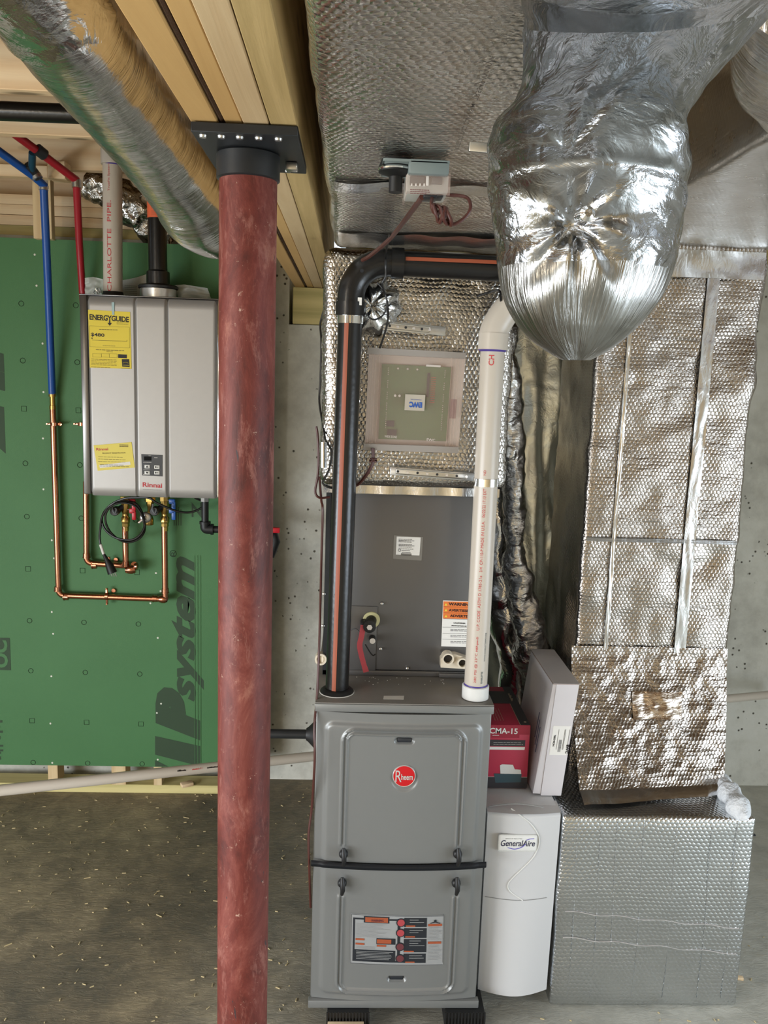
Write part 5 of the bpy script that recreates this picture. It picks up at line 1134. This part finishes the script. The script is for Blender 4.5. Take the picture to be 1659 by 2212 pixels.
# tapes
for x0, x1, z0_, z1_ in ((DX0+.085, DX0+.097, .6, 2.1), (DX0+.30, DX0+.335, .62, 2.1), (DX0+.01, DX1-.01, 1.30, 1.312)):
    m = MB(); m.grid(lambda u, v: Vector((x0+(x1-x0)*u, DY-.0075+.002*noise.noise(Vector((u*9, v*20, 0))), z0_+(z1_-z0_)*v)), 6, 60); obj('foil_tape', m, TAPE, rt)
m = MB(); m.grid(lambda u, v: Vector((DX0+.01+(DX1-DX0-.02)*u, DY-.009+.003*noise.noise(Vector((u*9, v*2, 0))), 2.06+.075*v)), 50, 6); obj('foil_tape', m, TAPE, rt)
def skirt(u, v):
    x = DX0-.012+(DX1-DX0+.006-.055*v**2)*u
    if v < .8: k = v/.8; y = (DY-.007) - (.185-.05*u)*k**1.4; z = .98 - .37*k
    else: k = (v-.8)/.2; y = DY-.192+.05*u - (.05-.02*u)*k; z = .61-.018*k
    q = Vector((x*14, z*16, 5))
    return Vector((x, y + .006*noise.noise(q)*min(1, v*4) + .003*noise.noise(q*2.6), z))
m = MB(); m.grid(skirt, 160, 90, uvs=(.47, .46)); obj('lower_wrap', m, FOIL_DROP, rt, smooth=80)
m = MB(); m.grid(lambda u, v: skirt(u, .80+.2*v) + Vector((0, -.003-.004*sin(pi*v), .002)), 140, 8, uvs=(.45, .06)); obj('foil_tape', m, TAPE, rt, smooth=80)
m = MB(); m.grid(lambda u, v: skirt(.38+.0*u+.32*u, .27+.16*v) + Vector((0, -.004, 0)), 40, 12, uvs=(.15, .07)); obj('smooth_patch', m, foil('smooth_patch_foil', wr=.0014, ws=(30, 90, 1), big=.006, bigs=12, rough=.13, col=(.72, .64, .56)), rt, smooth=80)
for x in (.655, .72, .765, .84, .93, 1.03, 1.10):
    m = MB(); m.tube([(x+.004*sin(z*9), BY0-.0012, z) for z in [.03+.012*k for k in range(46)]], .0011, 6); obj('vertical_crease', m, FOIL_BASE, rt)
for zz in (.22, .30):
    m = MB(); m.tube([(BX0+.06+.02*k, BY0-.0012, zz-.05*(k/26)+.003*sin(k)) for k in range(26)], .0012, 6); obj('crease_glint', m, SILV, rt)  # level creases in bright silver: the glint along them is put into the colour
m = MB(); zc_ = W(1460, 733, Y=DY-.012).z; m.text('ISTM C411 Passed TRY JACA TC481 ICNI PEFNG', plane_map((W(1455, 733, Y=DY).x, DY-.0205, zc_+.006), (-1, 0, 0), (0, 0, -1)), width=.135, height=.010, bold=.01); obj('foil_print', m, MARKER, rt, smooth=0)
# white insulation
a0 = W(1552, 1682, Z=.60); a1 = W(1610, 1768, Z=.60)
m = MB(); P = [a0.lerp(a1, k/20)+Vector((0, 0, .004)) for k in range(21)]
m.tube(P, [(.030+.005*sin(k*.9))*(1-(abs(k-10)/10)**6*.85) for k in range(21)], 28)
tag(obj('insulation_batt', m, FLUFF, smooth=80, displace=lambda v, n: n*noise.noise(v*30)*.007), 'white fluffy insulation along the right top edge of the foil base', 'insulation')

# draped foil between furnace and return duct
vt = thing('wrapped_vertical_duct', 'loosely foil draped duct in the shadow between furnace and return drop', 'duct', (.62, 2.75, .3))
def dr(u, v):
    z = .15+1.95*v; xl_ = .40+.20*(1-v)**1.6*.9; x = xl_+(.92-xl_)*u; y = 2.93-.05*sin(u*pi*1.0) + .025*noise.noise(Vector((u*4, v*6, 0)))+.008*noise.noise(Vector((u*13, v*9, 4)))
    return Vector((x, y, z))
m = MB(); m.grid(dr, 70, 120); m.grid(lambda u, v: Vector((dr(u, v).x, 3.02, dr(u, v).z)), 2, 2); obj('flat_wrap', m, FOIL_DRAPE, vt, smooth=80)
fp_ = [W(1082, 640, Y=2.66), W(1098, 760, Y=2.66), W(1104, 900, Y=2.66), W(1110, 1050, Y=2.66), W(1112, 1180, Y=2.66), W(1128, 1300, Y=2.66), W(1146, 1400, Y=2.66), W(1150, 1480, Y=2.72)]
m = MB(); m.tube(smooth_path(fp_, 18), interp([.035, .032, .036, .034, .034, .05, .06, .05], 18*7+1), 40)
obj('bunched_fold', m, foil('bunched_foil', wr=.0022, ws=(24, 40, 70), big=.016, bigs=18, rough=.2, kind='Object'), vt, smooth=80, displace=lambda v, n: n*(noise.noise(v*16)*.016+noise.noise(Vector((v.x*30, v.y*30, v.z*70)))*.006))
fp2 = [W(1075, 1000, Y=2.74), W(1078, 1150, Y=2.74), W(1086, 1300, Y=2.74), W(1105, 1420, Y=2.74), W(1112, 1530, Y=2.74)]
m = MB(); m.tube(smooth_path(fp2, 18), interp([.03, .045, .05, .05, .05], 18*4+1), 32)
obj('bunched_fold', m, FOIL_CRINK, vt, smooth=80, displace=lambda v, n: n*(noise.noise(v*14)*.02))

# third round duct, far right top edge
pts = [W(1830, -120, Y=.72), W(1765, 20, Y=.86), W(1770, 120, Y=.98), W(1830, 190, Y=1.1)]
mb = flexduct('x', pts, [.08, .08, .085, .08], FOIL_FILM, fold=.05, sub=18, seed=30)
tag(obj('flexible_duct', mb, FOIL_FILM, smooth=80), 'foil wrapped round duct cut off by the top right edge', 'duct')

# ------------------------------------------------------------------ humidifier
GX0, GX1, GY = .400, .602, 2.12
gz1 = W(1120, 1757, Y=GY-.01).z; gz0 = W(1100, 2148, Y=GY-.02).z
ga = thing('humidifier', 'white humidifier unit between the furnace and the foil base', 'humidifier', ((GX0+GX1)/2, 2.3, gz0))
def gf(u, v):
    x = GX0+(GX1-GX0-.006*(1-v))*u; z = gz0+(gz1-gz0)*v; y = GY-.028*sin(pi*min(1, max(0, u)))*(.4+.6*(1-v)) 
    if v > .985: y += .012*(v-.985)/.015
    return Vector((x, y, z))
m = MB(); g = m.grid(gf, 60, 120)
for line in ([r_[0] for r_ in g], [r_[-1] for r_ in g], g[0], g[-1]):
    back = [m.bm.verts.new((v.co.x, GY+.05, v.co.z)) for v in line]
    for i in range(len(line)-1): m.bm.faces.new((line[i], line[i+1], back[i+1], back[i]))
fc = obj('front_cover', m, GAW, ga, smooth=50)
obj('housing', bx(GX0+.002, GX1-.004, GY+.03, 2.62, gz0+.02, gz1+.004, bev=.004), GAW, ga)
m = MB(); m.grid(lambda u, v: Vector((GX0+(GX1-GX0)*u, GY-.004-.012*sin(pi*u)+.06*v, gz1+.001+.003*v)), 30, 4); obj('top_ledge', m, GAW, ga)
def gp(x, y): q = W(x, y, Y=GY-.018); u = (q.x-GX0)/(GX1-GX0); v = (q.z-gz0)/(gz1-gz0); w = gf(u, v); w.y -= .0012; return w
m = MB(); m.tube(smooth_path([gp(x, y) for x, y in ((1108, 1757), (1126, 1765), (1148, 1782), (1163, 1804), (1166, 1826), (1154, 1852), (1130, 1876), (1109, 1896), (1098, 1912), (1103, 1926), (1130, 1944))], 6), .0018, 6); obj('raised_curve', m, WPLAST, ga)
m = MB(); m.tube([gp(x, 1944) for x in range(1050, 1186, 9)], .0009, 4); obj('panel_seam', m, GREYP, ga)
m = MB(); m.tube([gp(x, 1753+6*sin((x-1055)/130*pi)*-1+4) for x in range(1060, 1186, 7)], .002, 6); obj('top_lip', m, GREYP, ga)
c0 = gp(1119, 1822)
m = MB(); m.box(c0.x-.054, c0.x+.054, c0.y-.0035, c0.y+.004, c0.z-.0245, c0.z+.0245, bev=.006, seg=3)
m2 = m; br = obj('logo_plate', m, WPLAST, ga); yy = c0.y-.0042
m = MB(); m.text('GeneralAire', plane_map((c0.x, yy, c0.z-.008), (1, 0, 0), (0, 0, 1)), width=.094, height=.0175, bold=.012, shear=.22); obj('logo_lettering', m, NAVY, ga, smooth=0)
m = MB(); m.text('BREATHE REALITIES', plane_map((c0.x-.012, yy, c0.z+.0125), (1, 0, 0), (0, 0, 1)), width=.045, height=.003); obj('tagline_print', m, GREYP, ga, smooth=0)
m = MB(); m.tube(smooth_path([(c0.x-.028, yy, c0.z-.012), (c0.x-.008, yy, c0.z-.0165), (c0.x+.012, yy, c0.z-.010), (c0.x+.022, yy, c0.z-.0)], 6), [.0004]+[.0011]*16+[.0006]*2, 6); m.tube(smooth_path([(c0.x+.022, yy, c0.z+.010), (c0.x+.032, yy, c0.z+.0135), (c0.x+.044, yy, c0.z+.0145)], 5), .0009, 6); obj('logo_swoosh', m, LAV, ga, smooth=0)

# ------------------------------------------------------------------ boxes on the humidifier
ZT = gz1+.006
# supporting shelf is humidifier housing top
rbx = thing('pump_box', 'crimson condensate pump carton on the humidifier beside the furnace', 'box', (.46, 2.3, ZT))
rx0, rx1 = .395, W(1137, 1700, Z=ZT).x; ry = W(1110, 1703, Z=ZT).y; rz1 = W(1145, 1567, Y=ry).z; rx1 = (rx1 + W(1145, 1567, Y=ry).x)/2
ry1 = ry+.30
obj('carton', bx(rx0, rx1, ry, ry1, ZT+.001, rz1, bev=.0015), BOXRED, rbx)
RW = rx1-rx0; RH = rz1-ZT
def rrect(m, u0, v0, u1, v1, off=.0006): m.box(rx0+RW*u0, rx0+RW*u1, ry-off, ry-.0001, ZT+.001+RH*v0, ZT+RH*v1)
m = MB(); rrect(m, 0, 0, 1.0, .18); obj('charcoal_base_print', m, BOXBLK, rbx, smooth=0)
m = MB(); rrect(m, 0, .85, 1.0, .995); m.box(rx0, rx0+RW*.78, ry-.0005, ry, ZT+RH*.80, ZT+RH*.86); obj('title_band', m, BOXRED2, rbx, smooth=0)
m = MB(); p = W(1062, 1584, Y=ry); 
def RXp(x, y): q = W(x, y, Y=ry-.001); return q
a = RXp(1063, 1585); m.text('VCMA-15', plane_map((RXp(1118, 1585).x, ry-.0012, a.z), (1, 0, -.01), (0, 0, 1)), height=.017, width=.096, bold=.02, align='RIGHT'); lines(m, 1064, 1081, (1589,), ry-.0012, .0018)
rrect(m, 0, .175, 1.0, .183, .0009); obj('title_lettering', m, WHITE, rbx, smooth=0)
m = MB(); b_ = [RXp(1050, 1598), RXp(1135, 1599), RXp(1134, 1612), RXp(1050, 1611)]; m.quadbox(b_, (0, .0005, 0)); obj('spec_table_head', m, BOXBLK, rbx, smooth=0)
m = MB(); b_ = [RXp(1050, 1613), RXp(1134, 1614), RXp(1133, 1620), RXp(1050, 1619)]; m.quadbox(b_, (0, .0005, 0)); lines(m, 1066, 1130, (1604, 1608), ry-.0016, .0008); obj('spec_table_row', m, WHITE, rbx, smooth=0)
m = MB(); m.quadbox([RXp(1081, 1672), RXp(1080, 1653), RXp(1085, 1651), RXp(1108, 1652), RXp(1112, 1662), RXp(1125, 1663), RXp(1126, 1672)], (0, .0005, 0)); obj('pump_picture_top', m, WPLAST, rbx, smooth=0)
m = MB(); m.quadbox([RXp(1067, 1671), RXp(1127, 1672), RXp(1125, 1690), RXp(1070, 1691)], (0, .0005, 0)); obj('pump_picture_tank', m, BOXGRN, rbx, smooth=0)
m = MB(); m.box(rx1-.028, rx1-.0005, ry+.002, ry1, rz1+.0001, rz1+.0006); m.box(rx0+.03, rx1-.02, ry+.16, ry1-.04, rz1+.0001, rz1+.0008); obj('top_charcoal_print', m, BOXBLK, rbx, smooth=0)
m = MB(); m.box(rx1-.0295, rx1-.0285, ry+.002, ry+.16, rz1+.0001, rz1+.0009); [m.box(rx1-.021, rx1-.021+.008*(.5+.5*((k*7)%3)/2), ry+.18+k*.008, ry+.1835+k*.008, rz1+.0008, rz1+.0012) for k in range(8)]
for k in range(4): m.box(rx0+.04+k*.008, rx0+.0408+k*.008, ry+.03, ry+.12, rz1+.0002, rz1+.0009)
m.lathe((rx1-.011, ry+.022, rz1+.0004), [(.004, 0), (.004, .0006)], n=14); obj('top_print', m, TAN, rbx, smooth=0)
# tall white carton leaning against the return drop
wb = thing('white_carton', 'tall narrow white carton leaning against the foil return duct', 'box', tuple(W(1190, 1722, Z=ZT)))
F = [W(1168, 1719, Z=ZT), W(1214, 1724, Z=ZT)]; Fy = F[0].y
tl, tr = W(1203, 1474, Y=Fy), W(1251, 1482, Y=Fy); F0 = Vector((F[0].x, Fy, ZT+.001)); F1 = Vector((F[1].x, Fy, ZT+.001))
back = Vector((.0, .30, 0))
m = MB(); zt_ = (tl.z+tr.z)/2
q4 = [F0, F1, Vector((tr.x, Fy, zt_)), Vector((tl.x, Fy, zt_))]; m.quadbox(q4, back); obj('carton', m, CARD, wb, smooth=0)
m = MB(); q5 = [F0+Vector((-.022, .004, .004)), F0+Vector((-.0005, .002, .004)), Vector((tl.x-.0005, Fy+.002, zt_-.002)), Vector((tl.x-.009, Fy+.006, zt_-.004))]; m.quadbox(q5, (0, .29, 0)); obj('side_flap', m, CARD, wb, smooth=0)
m = MB(); m.quadbox([Vector((tl.x-.010, Fy-.001, zt_+.0005)), Vector((tr.x+.001, Fy-.001, zt_+.0005)), Vector((tr.x+.001, Fy-.001, zt_-.0012)), Vector((tl.x-.010, Fy-.001, zt_-.0012))], (0, .3, 0)); obj('lid_edge', m, plain('cut_card_edge', srgb(150, 130, 120), .8), wb, smooth=0)
m = MB(); m.quadbox([Vector((tl.x-.009, Fy-.0005, zt_+.0012)), Vector((tr.x+.001, Fy-.0005, zt_+.0012)), Vector((tr.x+.001, Fy-.0005, zt_+.0005)), Vector((tl.x-.009, Fy-.0005, zt_+.0005))], (0, .3, 0)); obj('lid', m, CARD, wb, smooth=0)
def WP(u, v, off=-.0006): a = F0.lerp(F1, u); b = Vector((tl.x, Fy, zt_)).lerp(Vector((tr.x, Fy, zt_)), u); q = a.lerp(b, v); q.y += off; return q
m = MB(); m.quadbox([WP(.12, .37), WP(.93, .37), WP(.93, .63), WP(.12, .63)], (0, .0004, 0)); lb = obj('shipping_label', m, WHITE, wb, smooth=0)
m = MB(); dirv = (WP(.3, .6)-WP(.3, .4)).normalized(); side = Vector((-1, 0, 0))
m.text('NCM-300L', plane_map(WP(.30, .50, -.0012), dirv, side), width=.034, height=.0055, bold=.04); m.text('EWC', plane_map(WP(.86, .425, -.0012), -dirv, side*-1), width=.026, height=.0085, bold=.05)
for k in range(26): v_ = .40+k*.0042; m.quadbox([WP(.48, v_, -.0012), WP(.62, v_, -.0012), WP(.62, v_+.0022*random.uniform(.5, 1.3), -.0012), WP(.48, v_+.0015, -.0012)], (0, .0003, 0))
for u_ in (.40, .68, .72, .9): m.quadbox([WP(u_, .42, -.0012), WP(u_+.012, .42, -.0012), WP(u_+.012, .60, -.0012), WP(u_, .60, -.0012)], (0, .0003, 0))
obj('label_print', m, INK, lb, smooth=0)
m = MB()
for k in range(3): a = F0.lerp(Vector((tl.x, Fy, zt_)), .35+.05*k) + Vector((-.0245+.004*k*0-.0, .03+.014*k, 0)); b = a+Vector((.009, 0, .075)); m.tube([a, b], .0012, 5)
obj('side_print', m, NAVY, wb, smooth=0)

# white pipe on right wall
m = MB(); a, b = W(1545, 1512, Y=3.1), W(1700, 1497, Y=3.35); m.tube([a, b], .0165, 18); tag(obj('wall_pipe', m, PVC), 'white plastic pipe crossing the concrete right of the foil duct', 'pipe')

# wood shavings on floor
m = MB()
for k in range(520):
    if k < 300: x, y = random.uniform(-1.5, -.1), random.uniform(2.0, 3.4)
    else: x, y = random.uniform(.35, 1.6), random.uniform(1.9, 3.4)
    if BX0 < x < BX1+.02 and y > BY0-.02 or (GX0-.02 < x < GX1+.02 and y > GY-.04): continue
    a = random.uniform(0, pi); l = random.uniform(.003, .014); w_ = random.uniform(.001, .0028)
    if k % 17 == 0: l *= 2
    m.box(x-l/2, x+l/2, y-w_/2, y+w_/2, .0003, .0025, rot=Matrix.Rotation(a, 4, 'Z'), piv=(x, y, 0))
tag(obj('wood_shavings', m, plain('shavings', srgb(206, 188, 144), .85, grain=.2), smooth=0), 'pale wood shavings scattered over the dusty floor', 'shavings', kind='stuff')
m = MB(); p = W(1590, 2115, Z=0); m.box(p.x-.02, p.x+.02, p.y-.006, p.y+.006, .001, .01, bev=.001, rot=Matrix.Rotation(-.2, 4, 'Z'), piv=(p.x, p.y, 0)); tag(obj('wood_scrap', m, PINE), 'small wood offcut on the floor right of the foil base', 'scrap')
m = MB(); p = W(1625, 1805, Z=0); m.box(p.x-.012, p.x+.012, p.y-.005, p.y+.005, .001, .006, bev=.001); tag(obj('dark_scrap', m, DARK), 'small dark scrap on the floor right of the white insulation', 'scrap')

# bare bulb fixtures
for x, y, lb in ((-1.7, .3, 'porcelain lamp holder overhead left of the beam'), (1.2, -1.6, 'porcelain lamp holder overhead right of the ducts')):
    t = thing('lamp_holder', lb, 'light fixture', (x, y, 2.60))
    m = MB(); m.lathe((x, y, 2.60), [(.03, -.02), (.05, 0), (.05, .035)], n=24); obj('holder', m, WPLAST, t)
